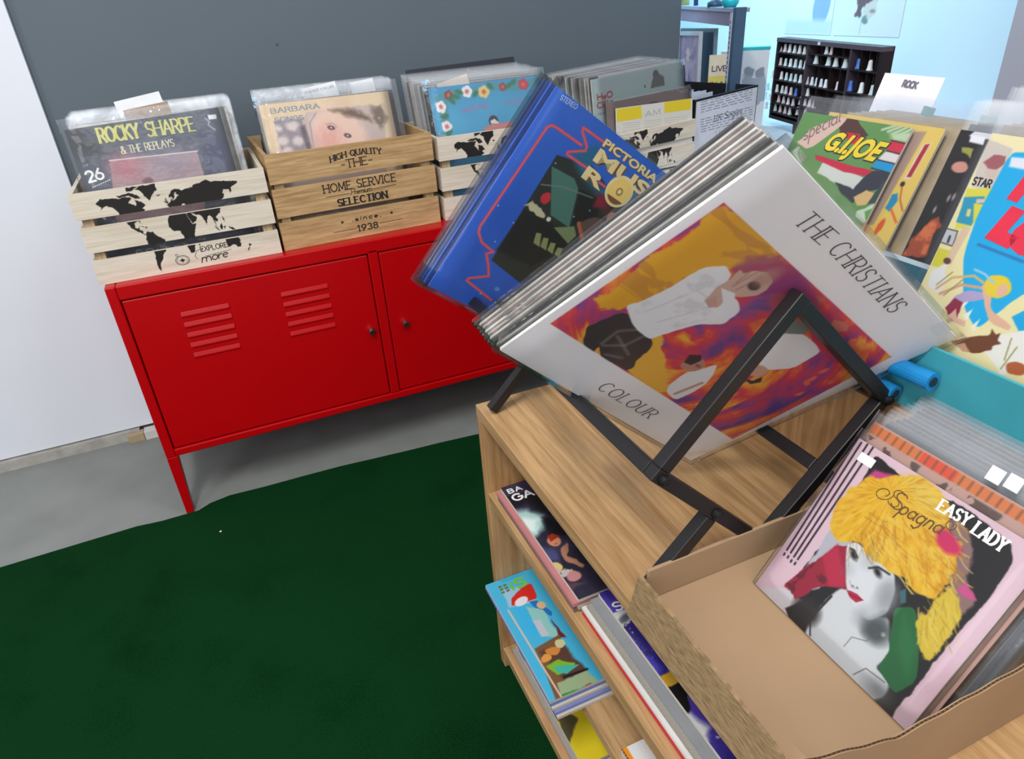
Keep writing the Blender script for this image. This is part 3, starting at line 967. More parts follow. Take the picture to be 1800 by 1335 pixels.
write('lettering', r2.root, 'BARBARA', K(320, 505), K(795, 450), .0105, .0006, TEALINK, thick=.24, thin=.12, serif=.15, gap=.22)
write('lettering', r2.root, 'SONGS', K(360, 592), K(640, 562), .010, .0006, TEALINK, thick=.24, thin=.12, serif=.15, gap=.22)
filed(12, 'vinyl_record', 'clear sleeved record filed behind the cream front record of the lettered crate', 'record', 'records in the lettered crate',
      (.584, .110, .637), (0.0006, .0115, 0), (1, .02, .002), (0, .25, .968), LP, LP, .0035, (.012, .014, 0, .024), rg, None, .005, 0)
d_ = divider('white paper strip with a line of print across the lettered crate sleeves', (561, 157), .215, .086, .010, .12, WCARD, vv=(0, .25, .97), depth=.25)
write('lettering', d_, 'SLOW ROCK & BALLADS', (-.036, -.0035), (.036, -.0035), .0055, .0008, flat('grey_ink', (90, 92, 98)), thick=.14, gap=.2)
divider('blank white paper strip beside the printed strip in the lettered crate', (636, 148), .217, .060, .009, .10, WCARD, vv=(0, .25, .97), depth=.25)

# ---- contents, third crate
r3 = item('vinyl_record', 'turquoise sleeved record with a flower border in the half hidden crate', 'record', None, (.988, .082, .634), (1, .0, .004), (0, .25, .968), LP, LP, .004, EDGES[4],
          (52, 152, 196), (.012, .012, 0, .020), None, .0011)
K = crop(r3, 700, 90, 6.92)
a = r3.art
a.speck(9, .4, .8, (74, 172, 206), seed=2, alpha=.8)
a.poly(K((405, 490), (1720, 330), (1750, 420), (1500, 470), (700, 540), (600, 620), (640, 1100), (560, 1100), (500, 800)), (66, 150, 168), wob=.008, wf=30)
FL = [((520, 680), (236, 228, 226), .0125), ((590, 915), (236, 226, 224), .0125), ((835, 490), (232, 230, 228), .0125), ((1040, 495), (226, 196, 130), .0135), ((1520, 405), (196, 50, 84), .013), ((1270, 435), (170, 50, 70), .009), ((610, 535), (150, 52, 52), .010), ((585, 1080), (230, 220, 220), .011)]
for (c, col, r) in FL:
    p = K(c)[0]
    for k in range(5):
        q = p + np.array([math.cos(k * 1.26) * r * .6, math.sin(k * 1.26) * r * .6])
        a.ell(q, r * .6, r * .6, col, soft=.0012, wob=.002)
    a.ell(p, r * .45, r * .45, (208, 120, 140) if col[2] > 200 else (190, 120, 50), soft=.0015, wob=.002)
for c in ((700, 560), (740, 500), (560, 790), (620, 1000), (1120, 420), (1340, 420), (1400, 380), (940, 520), (650, 600)):
    p = K(c)[0]; a.ell(p, .011, .006, (36, 120, 84), rot=rg.uniform(-1, 1), soft=.002, wob=.003)
a.ell(K((1160, 850))[0], .0135, .014, (32, 34, 48), soft=.001)
a.poly(K((1130, 850), (1165, 820), (1215, 850), (1240, 910), (1130, 930)), (224, 214, 212), soft=.001, wob=.003, wf=120)
a.line(K((1140, 885), (1230, 895)), .002, (80, 60, 60))
a.poly(K((1040, 930), (1250, 870), (1400, 850), (1400, 1000), (1050, 1050)), (200, 128, 120), soft=.003, wob=.003)
r3.done()
PINKINK = flat('rose_ink', (150, 128, 178))
K = lambda x, y: r3.mid((700 + x / 6.92, 90 + y / 6.92))
write('lettering', r3.root, 'summer', K(780, 745), K(1110, 690), .020, .0006, PINKINK, thick=.12, gap=.05, slant=.2)
write('lettering', r3.root, 'rain', K(1290, 660), K(1530, 620), .020, .0006, PINKINK, thick=.12, gap=.05, slant=.2)
filed(9, 'vinyl_record', 'clear sleeved record filed behind the turquoise record of the half hidden crate', 'record', 'records in the half hidden crate',
      (.984, .096, .635), (-.002, .0150, 0.001), (1, 0, .004), (0, .245, .969), LP, LP, .0035, (.012, .012, 0, .018), rg, None, .004, 0)
q = on(825, 118, 1, .27)
DK = flat('black_card', (34, 38, 50), rough=.5)
r = empty('vinyl_record', frame((.990, .252, .638), (1, 0, .02), (0, .22, .97))); tag(r, 'tall black sleeved record standing at the back of the half hidden crate', 'record')
MB().box(-.16, .16, 0, .345, -.004, 0).build('jacket', DK, r)
divider('white and tan card divider tab behind the turquoise record', (795, 143), .175, .085, .006, .20, flat('cream_card', (214, 204, 196)), vv=(0, .25, 1), depth=.22)

# ---- contents, right end crate
yv = np.array([-math.sin(.17), math.cos(.17), 0]); uu = (math.cos(.17), math.sin(.17), 0)
pl = np.array([1.20, -.015, 0])
tl = hit(1040, 141, yv, pl); tr = hit(1216, 105, yv, pl)
W4 = float(np.linalg.norm(tr - tl)); v4 = np.array([0, .10, .995])
org = (tl + tr) / 2 - v4 * .305
r4 = item('vinyl_record', 'pale mint record with red letters and a dark figure in the right end crate', 'record', None, org, tr - tl, v4, .318, .305, .004, EDGES[0], (176, 196, 194), (.004, .004, 0, .006), None, .0011)
K = crop(r4, 1000, 100, 5.294)
a = r4.art
a.speck(8, .4, .8, (160, 186, 190), seed=12, alpha=.7)
a.poly(K((205, 210), (1140, 30), (1140, 120), (205, 330)), (176, 188, 192), soft=.01, alpha=.5)
a.ell(K((808, 165))[0], .0105, .0115, (70, 68, 66), soft=.001)
a.poly(K((780, 200), (840, 160), (885, 190), (890, 270), (760, 290)), (84, 82, 80), soft=.001, wob=.002)
a.ell(K((707, 275))[0], .0025, .004, (60, 60, 62))
r4.done()
REDINK = flat('red_ink', (178, 34, 44))
K = lambda x, y: r4.mid((1000 + x / 5.294, 100 + y / 5.294))
write('lettering', r4.root, 'HeO', K(268, 405), K(405, 370), .0135, .0006, REDINK, thick=.28, gap=.16)
write('lettering', r4.root, 'CRI', K(268, 482), K(365, 458), .0135, .0006, REDINK, thick=.28, gap=.22)
write('lettering', r4.root, 'NEW S', K(275, 545), K(355, 525), .005, .0006, INK, thick=.12, gap=.2)
filed(11, 'vinyl_record', 'record filed behind the pale mint record of the right end crate', 'record', 'records in the right end crate',
      org + np.array([-.006, .010, 0]), (-.0048, .0115, .0008), tr - tl, (0, .09, .996), LP, .305, .0035, (.004, .004, 0, .006), rg, None, .003, -.002)
divider('mottled brown card divider at the left back of the right end crate', (985, 146), .165, .055, .02, .05, flat('brown_card', (168, 132, 88), var=.3, scale=30), depth=.28)
# brown sleeve with the disc showing, and the yellow one in front of it
off = -yv
p2 = pl + off * .018; tl2 = hit(1070, 181, yv, p2); tr2 = hit(1217, 151, yv, p2)
w5 = float(np.linalg.norm(tr2 - tl2))
org = (tl2 + tr2) / 2 - v4 * (.20)
r5 = item('vinyl_record', 'brown paper sleeved record with its black disc showing in the right end crate', 'record', None, org, tr2 - tl2, v4, w5, .20, .003, EDGES[4], (136, 112, 106), (.003, .003, 0, .004), None, .0011)
K = crop(r5, 1000, 100, 5.294)
a = r5.art
a.ell(K((790, 640))[0], .063, .060, (46, 42, 48), soft=.001)
a.ell(K((430, 395))[0], .0035, .005, (220, 210, 205))
a.line(K((960, 320), (975, 285), (1000, 300), (1050, 330), (1110, 300), (1100, 340)), .002, (190, 180, 176), alpha=.8)
r5.done()
p3 = pl + off * .030; tl3 = hit(1082, 191, yv, p3); tr3 = hit(1216, 173, yv, p3)
w6 = float(np.linalg.norm(tr3 - tl3)); org = (tl3 + tr3) / 2 - v4 * .17
r6 = item('vinyl_record', 'white record with two yellow bands, front of the right end crate', 'record', None, org, tr3 - tl3, v4, w6, .17, .003, EDGES[3], (206, 202, 194), None, None, .0009)
K = crop(r6, 1000, 100, 5.294)
a = r6.art
a.poly(K((430, 490), (670, 455), (680, 570), (430, 610)), (216, 192, 40))
a.poly(K((890, 420), (1135, 385), (1135, 490), (885, 525)), (216, 192, 40))
for k in range(5):
    for x0, x1 in ((500, 660), (700, 860), (890, 1100)):
        a.line(K((x0, 625 + k * 20 - (x0 - 500) * .12), (x1, 625 + k * 20 - (x1 - 500) * .12)), .0012, (150, 148, 146), alpha=.7)
r6.done()
K = lambda x, y: r6.mid((1000 + x / 5.294, 100 + y / 5.294))
write('lettering', r6.root, 'AM', K(710, 560), K(850, 535), .014, .0005, flat('pale_grey_ink', (166, 164, 166)), thick=.16, gap=.2)

# ------------------------------------------------------------------ bookcase
SHELFW = wood('oak_veneer', (158, 122, 82), (192, 156, 112), axis=1, rough=0.27, stretch=22, scale=5)
SHELFV = wood('oak_veneer_end', (156, 116, 74), (190, 150, 104), axis=2, rough=0.45, stretch=16, scale=6)
SX, SXB, SY, SYE, SZ = .561, .882, -.789, -2.05, .589
bc = empty('bookcase', loc=(.8, -1.42, 0)); tag(bc, 'light oak low bookcase with comics on its shelves under the record rack', 'bookcase')


def sb(x0, x1, y0, y1, z0, z1): return MB().box(x0 - .8, x1 - .8, y0 + 1.42, y1 + 1.42, z0, z1)


sb(SX, SXB, SYE, SY, SZ - .022, SZ).build('top_board', SHELFW, bc, bevel=.0012)
sb(SX + .0005, SXB, SY - .020, SY - .0005, .0055, SZ - .0225).build('end_panel', SHELFV, bc, bevel=.001)
sb(SX + .0005, SXB, SYE, SYE + .02, .0055, SZ - .0225).build('end_panel', SHELFV, bc, bevel=.001)
sb(SXB - .008, SXB, SYE + .0205, SY - .0205, .0055, SZ - .0225).build('back_panel', SHELFV, bc)
sb(SX, SXB - .0085, SYE + .0205, SY - .0205, .408, .430).build('shelf_board', SHELFW, bc, bevel=.001)
sb(SX + .03, SXB - .0085, SYE + .0205, SY - .0205, .184, .204).build('shelf_board', SHELFW, bc, bevel=.001)
sb(SX, SXB - .0085, SYE + .0205, SY - .0205, .040, .060).build('shelf_board', SHELFW, bc, bevel=.001)
sb(SX + .02, SX + .035, SYE + .0205, SY - .0205, .0055, .0395).build('plinth', SHELFW, bc)

# ------------------------------------------------------------------ comics lying on the shelves
PAPER = flat('page_edges', (196, 188, 176), rough=.8, var=.08, scale=400)
PAPER2 = flat('page_edges_grey', (150, 144, 134), rough=.8, var=.10, scale=400)


def lying(label, x0, y0, w, h, z0, t, base, yaw=0.0, px=.0011, grp=None, pages=None):
    """a comic lying flat, spine to the aisle; x0, y0: its near left corner"""
    it = Item(); it.w, it.h = w, h
    c, s = math.cos(yaw), math.sin(yaw)
    o = np.array([x0 + c * w / 2, y0 + s * w / 2, z0 + t])
    it.M = np.array(frame(o, (c, s, 0), (-s, c, 0)))
    it.root = empty('comic_book', frame(o, (c, s, 0), (-s, c, 0))); tag(it.root, label, 'comic', grp)
    MB().box(-w / 2, w / 2, 0, h, -t, -.0002).build('pages', pages or PAPER, it.root)
    it.art = Art(w, h, base, px) if base is not None else None
    R = it.M[:3, :3]

    def loc(p):
        q = hit(p[0], p[1], R[:, 2], o); l = R.T @ (q - o)
        return np.array([l[0] + w / 2, l[1]])
    it.loc = loc; it.mid = lambda p: loc(p) - np.array([w / 2, 0])
    it.done = lambda: it.art.build('front_cover', it.root, -w / 2, 0, 0.0001)
    return it


# top shelf, far stack
for k, (dx, dy, c) in enumerate(((-.004, .002, EDGES[4]), (.001, -.002, EDGES[2]), (-.006, .0, flat('rose_cover', (186, 120, 122))))):
    it = lying('pink edged comic lying under the dark space comic, layer %s from the shelf board' % ('first', 'second', 'third')[k], .572 + dx, -1.095 + dy, .168, .258, .4305 + k * .0062, .0058,
               None, pages=c)
it = lying('dark comic with a pale space battle picture at the far end of the top shelf', .5735, -1.096, .170, .260, .4305 + .0190, .005, (40, 38, 52))
K = crop(it, 860, 860, 5.135)
a = it.art
a.speck(30, .45, .8, (64, 58, 84), seed=3)
a.poly(K((100, 90), (400, 20), (480, 120), (560, 240), (330, 120), (200, 200)), (28, 28, 34), soft=.003, wob=.004)
a.poly(K((190, 215), (330, 180), (480, 230), (500, 330), (380, 480), (300, 420)), (170, 206, 200), soft=.006, wob=.006, wf=50)
a.poly(K((240, 270), (430, 260), (420, 390), (300, 370)), (224, 238, 234), soft=.006, wob=.006, wf=60)
a.poly(K((270, 350), (340, 400), (390, 480), (330, 450)), (96, 160, 130), soft=.003)
a.poly(K((470, 250), (560, 260), (720, 420), (560, 430)), (24, 24, 30), soft=.004, wob=.006)
a.poly(K((400, 510), (560, 560), (640, 590), (640, 660), (500, 660)), (74, 76, 120), soft=.004, wob=.006)
a.ell(K((585, 470))[0], .0095, .0115, (196, 134, 104), soft=.001); a.poly(K((520, 430), (570, 400), (640, 430), (600, 450), (550, 480)), (150, 46, 32), soft=.001, wob=.002)
a.ell(K((603, 495))[0], .002, .0012, (190, 40, 50))
a.poly(K((640, 540), (700, 480), (730, 560), (700, 600), (860, 690), (840, 720), (680, 640)), (170, 120, 96), soft=.001, wob=.003)
a.ell(K((585, 715))[0], .012, .010, (214, 190, 120), soft=.001, wob=.003); a.ell(K((590, 745))[0], .006, .006, (200, 150, 120), soft=.001)
a.ell(K((690, 750))[0], .009, .007, (190, 180, 176), soft=.001, wob=.006, wf=200); a.ell(K((765, 785))[0], .009, .008, (190, 130, 130), soft=.001, wob=.003)
a.poly(K((560, 800), (860, 850), (700, 930), (600, 880)), (88, 64, 72), soft=.003, wob=.006)
a.poly(K((30, 140), (90, 110), (185, 240), (150, 280)), (206, 92, 92))
a.poly(K((0, 140), (50, 160), (700, 950), (660, 990)), (190, 130, 124), soft=.0008)
p = K((185, 250), (640, 930))
for k in range(40):
    q = p[0] + (p[1] - p[0]) * k / 39
    a.line([q, q + np.array([.006, .002])], .0016, (24, 22, 26))
it.done()
K = lambda x, y: it.mid((860 + x / 5.135, 860 + y / 5.135))
write('lettering', it.root, 'BA', (-.078, .240), (-.056, .240), .010, .0004, WHITEINK, thick=.24, gap=.3)
write('lettering', it.root, 'GA', (-.078, .219), (-.045, .219), .015, .0004, WHITEINK, thick=.24, gap=.2)
# top shelf, middle stack
CV = [flat('red_cover', (190, 40, 50)), flat('silver_cover', (176, 176, 176)), flat('white_cover', (214, 212, 208)), PAPER2, flat('grey_cover', (140, 142, 146))]
for k in range(5):
    lying('comic in the stack under the purple space comic, %s from the board' % ('lowest', 'second', 'third', 'fourth', 'fifth')[k], .576 + (.0, .002, -.001, .004, .010)[k], -1.362 + (.004, .001, .003, -.001, .0)[k], .168, .258, .4305 + k * .0052, .0049, None, pages=CV[k])
it = lying('purple comic with a white starship and yellow figure, middle of the top shelf', .598, -1.362, .165, .258, .4305 + .0262, .005, (52, 42, 128))
K = crop(it, 840, 860, 2.81)
a = it.art
a.speck(26, .45, .75, (82, 66, 168), seed=21); a.speck(180, .74, .8, (206, 200, 236), seed=22)
a.poly(K((440, 520), (520, 500), (1150, 1250), (900, 1180)), (168, 168, 172), soft=.001)
a.poly(K((520, 505), (620, 600), (740, 760), (960, 900), (830, 900), (640, 720)), (58, 46, 136), soft=.004, alpha=.6)
a.ell(K((690, 655))[0], .022, .011, (206, 208, 210), rot=.4, soft=.001, wob=.003); a.ell(K((725, 640))[0], .010, .005, (100, 100, 110), rot=.4, soft=.002)
a.poly(K((640, 700), (760, 720), (900, 880), (880, 1000)), (82, 76, 190), soft=.004, wob=.006)
a.poly(K((800, 890), (860, 880), (900, 950), (880, 1020), (830, 980)), (120, 130, 210), soft=.001, wob=.004)
a.ell(K((822, 893))[0], .006, .006, (190, 200, 220))
a.poly(K((890, 930), (950, 900), (1000, 960), (940, 1000), (900, 980)), (206, 160, 50), soft=.001, wob=.005)
a.poly(K((930, 1000), (1000, 960), (1040, 1060), (1020, 1120), (960, 1040), (920, 1060)), (26, 22, 24), soft=.001, wob=.005)
a.poly(K((860, 1020), (940, 1030), (1150, 1180), (1120, 1240), (940, 1180)), (222, 222, 224), soft=.003, wob=.006)
a.poly(K((930, 1000), (1030, 970), (1050, 1090), (1010, 1120), (960, 1040), (930, 1080), (900, 1040)), (26, 22, 24), soft=.001, wob=.006)
it.done()
K = lambda x, y: it.mid((840 + x / 2.81, 860 + y / 2.81))
write('lettering', it.root, 'ST', (-.077, .222), (-.052, .222), .013, .0004, WHITEINK, thick=.2, gap=.2)
write('lettering', it.root, 'COMICS', (-.0815, .200), (-.0815, .150), .006, .0004, flat('dark_grey_ink', (60, 60, 66)), thick=.18, gap=.2)
# top shelf, near stack
it = lying('grey white comic with a red ring mark, near end of the top shelf', .572, -1.60, .168, .225, .4305, .012, (188, 188, 190), px=.0014)
K = crop(it, 840, 860, 2.81)
a = it.art
a.speck(40, .5, .7, (214, 214, 216), seed=14)
a.ell(K((935, 1230))[0], .011, .020, (196, 34, 44), rot=.5); a.ell(K((935, 1230))[0], .006, .013, (206, 200, 200), rot=.5)
a.line(K((970, 1310), (1150, 1250), (1240, 1190)), .003, (200, 60, 80))
a.poly(K((1100, 1320), (1160, 1290), (1190, 1400), (1100, 1400)), (20, 120, 66))
a.poly(K((960, 1320), (1040, 1290), (1060, 1400), (960, 1400)), (214, 206, 200))
it.done()

# middle shelf: the blue comic stack that sticks out
def blue_at(): return on(862, 1018, 2, .2335)
for k in range(4):
    lying('comic in the stack under the light blue cartoon comic, %s layer from the board' % ('bottom', 'second', 'third', 'fourth')[k], .545 - k * .002, -1.078 + k * .004, .168, .258, .2045 + k * .006, .0056, None, pages=(PAPER, flat('lilac_cover', (120, 130, 190)), PAPER, flat('blue_lilac_cover', (104, 124, 196)))[k])
it = lying('light blue cartoon comic with a red cap, sticking out of the middle shelf', .5395, -1.066, .168, .256, .2045 + .0242, .0052, (70, 176, 214))
K = crop(it, 860, 860, 5.135)
a = it.art
a.poly(K((40, 800), (300, 720), (320, 770), (120, 850)), (56, 168, 210))
a.poly(K((100, 920), (250, 880), (440, 1010), (180, 1070)), (150, 190, 214), soft=.002, wob=.003)
a.poly(K((200, 990), (250, 930), (280, 900), (380, 850), (440, 990), (350, 1010), (200, 1060)), (206, 40, 34), wob=.002)
a.ell(K((290, 1015))[0], .013, .0085, (226, 220, 226), rot=.3)
a.poly(K((370, 1010), (430, 1010), (570, 1110), (560, 1150), (420, 1090)), (40, 110, 180), wob=.003)
a.ell(K((470, 1050))[0], .0075, .0075, (216, 176, 130), wob=.002)
a.poly(K((225, 1075), (320, 1060), (460, 1280), (440, 1335), (300, 1335)), (60, 176, 224))
a.poly(K((330, 1060), (480, 1090), (640, 1335), (470, 1335)), (140, 196, 190), wob=.003)
a.poly(K((390, 1190), (460, 1180), (540, 1320), (480, 1335)), (190, 190, 204))
a.poly(K((560, 1170), (700, 1335), (640, 1335)), (110, 40, 36), wob=.004)
K = crop(it, 840, 860, 2.81)
a.poly(K((280, 790), (400, 720), (480, 870), (620, 1000), (400, 1080), (330, 900)), (120, 84, 56), soft=.001)
a.poly(K((310, 810), (420, 760), (560, 930), (430, 960)), (88, 60, 50), soft=.003, wob=.006)
a.ell(K((375, 800))[0], .012, .009, (206, 130, 60), wob=.004); a.ell(K((340, 840))[0], .008, .007, (220, 150, 70), wob=.004); a.ell(K((405, 760))[0], .008, .008, (200, 196, 150), wob=.004)
a.poly(K((335, 880), (400, 840), (480, 860), (460, 900), (390, 920)), (124, 176, 50), wob=.003)
a.poly(K((370, 885), (420, 870), (500, 870), (440, 915), (400, 910)), (64, 176, 160), wob=.002)
a.line(K((425, 930), (540, 890)), .004, (30, 30, 34))
a.poly(K((390, 960), (540, 900), (610, 960), (640, 1010), (420, 1060)), (150, 170, 130), wob=.003)
a.poly(K((405, 1020), (560, 960), (620, 1000), (440, 1050)), (36, 140, 64), wob=.003)
a.ell(K((548, 980))[0], .0055, .0055, (206, 50, 70), wob=.002)
a.line(K((150, 600), (450, 1090)), .0028, (216, 186, 170))
it.done()
K = lambda x, y: it.mid((860 + x / 5.135, 860 + y / 5.135))
write('lettering', it.root, 'iS', (-.046, .224), (-.018, .224), .020, .0004, flat('lime_ink', (120, 190, 40)), thick=.22, gap=.14)
mb = MB()
for k in range(6):
    A = (-.066 + (k % 2) * .009, .238 - (k // 2) * .007); mb.box(A[0], A[0] + .006, A[1], A[1] + .0045, .0003, .0004)
mb.build('badge_print', flat('olive_ink', (110, 110, 40)), it.root)
# middle shelf: orange and white comic beyond the bare board
it = lying('orange and white comic with a black dotted edge, near end of the middle shelf', .600, -1.42, .168, .256, .2045, .012, (226, 222, 220), px=.0013)
K = crop(it, 880, 1100, 4.09)
a = it.art
a.poly(K((700, 690), (800, 620), (840, 760), (960, 961), (880, 1100), (700, 800)), (232, 146, 36))
a.poly(K((690, 700), (720, 700), (900, 1000), (860, 1060)), (60, 130, 50))
p = K((715, 690), (880, 961))
for k in range(14):
    q = p[0] + (p[1] - p[0]) * k / 13; a.line([q, q + np.array([.005, -.002])], .004, (36, 26, 22))
a.poly(K((820, 650), (880, 700), (1040, 961), (960, 961), (850, 780)), (226, 224, 226))
it.done()
# bottom shelf
for k in range(3):
    lying('comic in the bottom shelf stack under the yellow comic, %s layer from the board' % ('bottom', 'second', 'third')[k], .572 - .001 * k, -1.095 + k * .003, .168, .256, .0605 + k * .006, .0056, None, pages=(CV[0], PAPER, PAPER2)[k])
it = lying('yellow comic with a red and white badge, far end of the bottom shelf', .578, -1.09, .168, .256, .0605 + .0185, .005, (214, 192, 36), px=.0014)
K = crop(it, 880, 1100, 4.09)
a = it.art
a.poly(K((100, 190), (210, 150), (240, 240), (160, 260)), (34, 32, 34))
a.ell(K((265, 310))[0], .013, .020, (222, 206, 190), rot=.3); a.ell(K((268, 305))[0], .010, .015, (190, 36, 40), rot=.3)
a.poly(K((340, 600), (440, 570), (560, 680), (480, 900), (420, 720)), (84, 76, 50), soft=.002, wob=.006)
a.speck(90, .5, .6, (196, 170, 60), seed=30, mask=a.mask_poly(K((350, 600), (470, 590), (460, 700))))
it.done()
it = lying('dark comic with a blue title band, near end of the bottom shelf', .574, -1.36, .168, .256, .0605, .016, (56, 46, 44), px=.0014)
K = crop(it, 880, 1100, 4.09)
a = it.art
a.speck(40, .5, .7, (150, 96, 60), seed=33)
a.poly(K((460, 830), (720, 770), (760, 880), (500, 930)), (30, 90, 160))
a.poly(K((670, 870), (720, 830), (800, 961), (740, 961)), (190, 40, 70))
it.done()
write('lettering', it.root, '8', it.mid((880 + 510 / 4.09, 1100 + 880 / 4.09)), it.mid((880 + 580 / 4.09, 1100 + 860 / 4.09)), .010, .0004, WHITEINK, thick=.22)

# ------------------------------------------------------------------ record rack on the bookcase
BLK = flat('black_steel', (24, 22, 24), rough=.42, var=.15, scale=40, spec=.45)
BOLT = flat('bolt_black', (40, 38, 40), rough=.35, metal=.6)
rk = empty('record_rack', loc=(.7245, -1.0, SZ)); tag(rk, 'black square tube steel rack holding tilted records on the bookcase', 'rack')
O = np.array([.7245, -1.0, SZ])
T = .0145
F4 = np.array([.7245, 0, .604]); s_ = .1415
F1 = F4 + (-s_, 0, s_); F2 = F4 + (0, 0, 2 * s_); F3 = F4 + (s_, 0, s_)


def rbar(name, a, b, side=(0, 1, 0), w=T, t=T):
    return MB().bar(np.array(a) - O, np.array(b) - O, w, t, side).build(name, BLK, rk, bevel=.0012)


yf, yb = -1.2355, -.705
Y = lambda p, y: np.array([p[0], y, p[2]])
h = T / 2 * .98
dP = np.array([.7071, 0, .7071]); dQ = np.array([.7071, 0, -.7071])
for y in (yf, yb):
    rbar('frame_bar', Y(F1, y) + dP * h, Y(F2, y) + dP * h)
    rbar('frame_bar', Y(F2, y) + dQ * h * 1, Y(F3, y) + dQ * h)
    rbar('frame_bar', Y(F3, y) - dP * h, Y(F4, y) - dP * h * .3)
    rbar('frame_bar', Y(F1, y) - dQ * h, Y(F4, y) + dQ * h * .3)
for y in (yf, -.825):
    L2 = (Y(F1, y) + Y(F4, y)) / 2; R2 = (Y(F3, y) + Y(F4, y)) / 2
    a = L2 - dP * h; n = (a[2] - SZ - .006) / .7071
    rbar('leg', a, a - dP * n)
    a = R2 + dQ * h; n = (a[2] - SZ - .006) / .7071
    rbar('leg', a, a + dQ * n)
    if y != yf:
        rbar('frame_bar', Y(F1, y) - dQ * h, Y(F4, y)); rbar('frame_bar', Y(F3, y), Y(F4, y))
for P, dz in ((F1, 0), (F3, 0), ((F3 + F4) / 2, 0)):
    rbar('side_rail', Y(P, yf + T / 2) + (0, 0, dz), Y(P, yb - T / 2) + (0, 0, dz), (1, 0, 1))
for P in (F1 + dQ * .006, (F1 + F4) / 2, F3):
    c = Y(P, yf - T / 2) - O
    MB().lathe([(.0062, 0), (.0058, -.003), (.0035, -.0045)], c=tuple(c), n=14, axis=1).build('bolt', BOLT, rk)

# ------------------------------------------------------------------ records in the rack
GREYJ = flat('grey_jacket', (190, 186, 188), rough=.5, var=.02)
uC = np.array([.749, -.042, -.662]); vC = np.array([.532, -.557, .637]); vC = vC - uC * (uC @ vC) / (uC @ uC); vC /= np.linalg.norm(vC); uC /= np.linalg.norm(uC)
nC = np.cross(uC, vC)
cC = np.array([.698, -1.179, .826])
rc = item('vinyl_record', 'pale grey sleeved record with an orange and purple picture leaning on the black rack front', 'record', None, cC - vC * LP / 2, uC, vC, LP, LP, .004, EDGES[3],
          (238, 233, 235), (.006, .008, .006, .007), CLEAR, .00085)
a = rc.art
K = crop(rc, 960, 340, 3.18)
K6 = crop(rc, 800, 220, 2.0)
sq = K6((333, 698), (945, 270), (1535, 815), (975, 1105))
M_ = a.mask_poly(sq)
cen = K((930, 800))[0]
dx, dy = a.X - cen[0], a.Y - cen[1]
rr = np.hypot(dx, dy); th = np.arctan2(dy, dx)
wx, wy = rr * np.cos(th + rr * 26), rr * np.sin(th + rr * 26)
t1 = fbm(wx + .3, wy + .3, 26, 41, 5); t2 = fbm(a.X + t1 * .05, a.Y - t1 * .05, 34, 43, 5)
tt = np.clip((t1 * .5 + t2 * .5 - .30) / .40, 0, 1)
pal = np.array([(58, 34, 104), (96, 38, 104), (156, 34, 78), (196, 32, 44), (222, 78, 32), (226, 140, 34)], float)
# purple towards the outer corners, red near the middle
prp = np.clip((rr - .07) / .12, 0, 1)
tt = np.clip(tt * 1.15 - .30 * prp + .12, 0, 1)
ix = tt * 4.999; i0 = np.clip(ix.astype(int), 0, 4); fr = (ix - i0)[..., None]
sw = pal[i0] * (1 - fr) + pal[i0 + 1] * fr
a.c = a.c * (1 - M_[..., None]) + sw * M_[..., None]
OR = (214, 136, 20)
ym = a.mask_poly(K((1000, 40), (1330, 345), (1200, 360), (1050, 400), (900, 420), (440, 640), (330, 650), (290, 600), (420, 480), (560, 360)), wob=.010, wf=70, seed=3, soft=.0015) * M_
a.mix(ym, OR)
a.mix(np.clip((fbm(wx * .5 + .7 * a.X, a.Y, 60, 8) - .60) / .05, 0, 1) * ym * .7, (176, 100, 30))
ym = a.mask_poly(K((470, 900), (600, 800), (690, 780), (640, 900), (690, 1010), (640, 1130), (450, 990)), wob=.008, wf=70, seed=6, soft=.0015) * M_
a.mix(ym, (226, 150, 34))
ym = a.mask_poly(K((1330, 350), (1500, 520), (1540, 700), (1250, 600), (1050, 480), (1040, 410), (1150, 360)), wob=.006, wf=60, seed=7, soft=.003) * M_
a.mix(ym * .75, (120, 32, 78))
S1 = (224, 219, 222)
a.poly(K((440, 655), (600, 800), (600, 840), (460, 995), (320, 925), (300, 850), (270, 890), (210, 840), (230, 740)), (34, 26, 27), wob=.003)
for p in (((310, 840), (400, 770), (520, 760)), ((400, 800), (460, 900)), ((320, 850), (440, 850), (540, 800)), ((330, 900), (420, 920))):
    a.line(K(*p), .003, (104, 88, 84), alpha=.65, soft=.0016)
a.poly(K((440, 630), (560, 590), (760, 490), (880, 410), (1000, 405), (1035, 460), (990, 520), (1080, 600), (1085, 660), (1000, 728), (850, 732), (700, 772), (580, 818), (490, 740)), S1, wob=.002)
a.speck(70, .56, .70, (198, 192, 198), seed=17, alpha=.8, mask=a.mask_poly(K((480, 640), (880, 430), (1000, 520), (1060, 650), (600, 800))))
for p in (((620, 720), (900, 640)), ((560, 660), (800, 560)), ((840, 540), (900, 580), (980, 600))):
    a.line(K(*p), .0018, (190, 182, 188), alpha=.7, soft=.001)
SK = (190, 142, 124)
a.poly(K((880, 600), (960, 520), (1030, 480), (1085, 425), (1105, 450), (1160, 430), (1240, 440), (1270, 490), (1230, 540), (1170, 575), (1060, 578), (1040, 550), (960, 640), (920, 635)), SK, wob=.0015)
a.poly(K((980, 530), (1060, 560), (1050, 640), (990, 620)), S1, wob=.001)
a.poly(K((890, 600), (950, 570), (955, 630), (910, 640)), (176, 126, 112), wob=.001)
for p in (((1040, 520), (1180, 440)), ((1060, 540), (1200, 470)), ((1060, 500), (1150, 430))):
    a.line(K(*p), .0011, (124, 80, 72), alpha=.8)
a.ell(K((1162, 517))[0], .0062, .0052, (40, 26, 28), soft=.0012)
a.ell(K((1235, 470))[0], .008, .013, (160, 104, 88), soft=.004, alpha=.7)
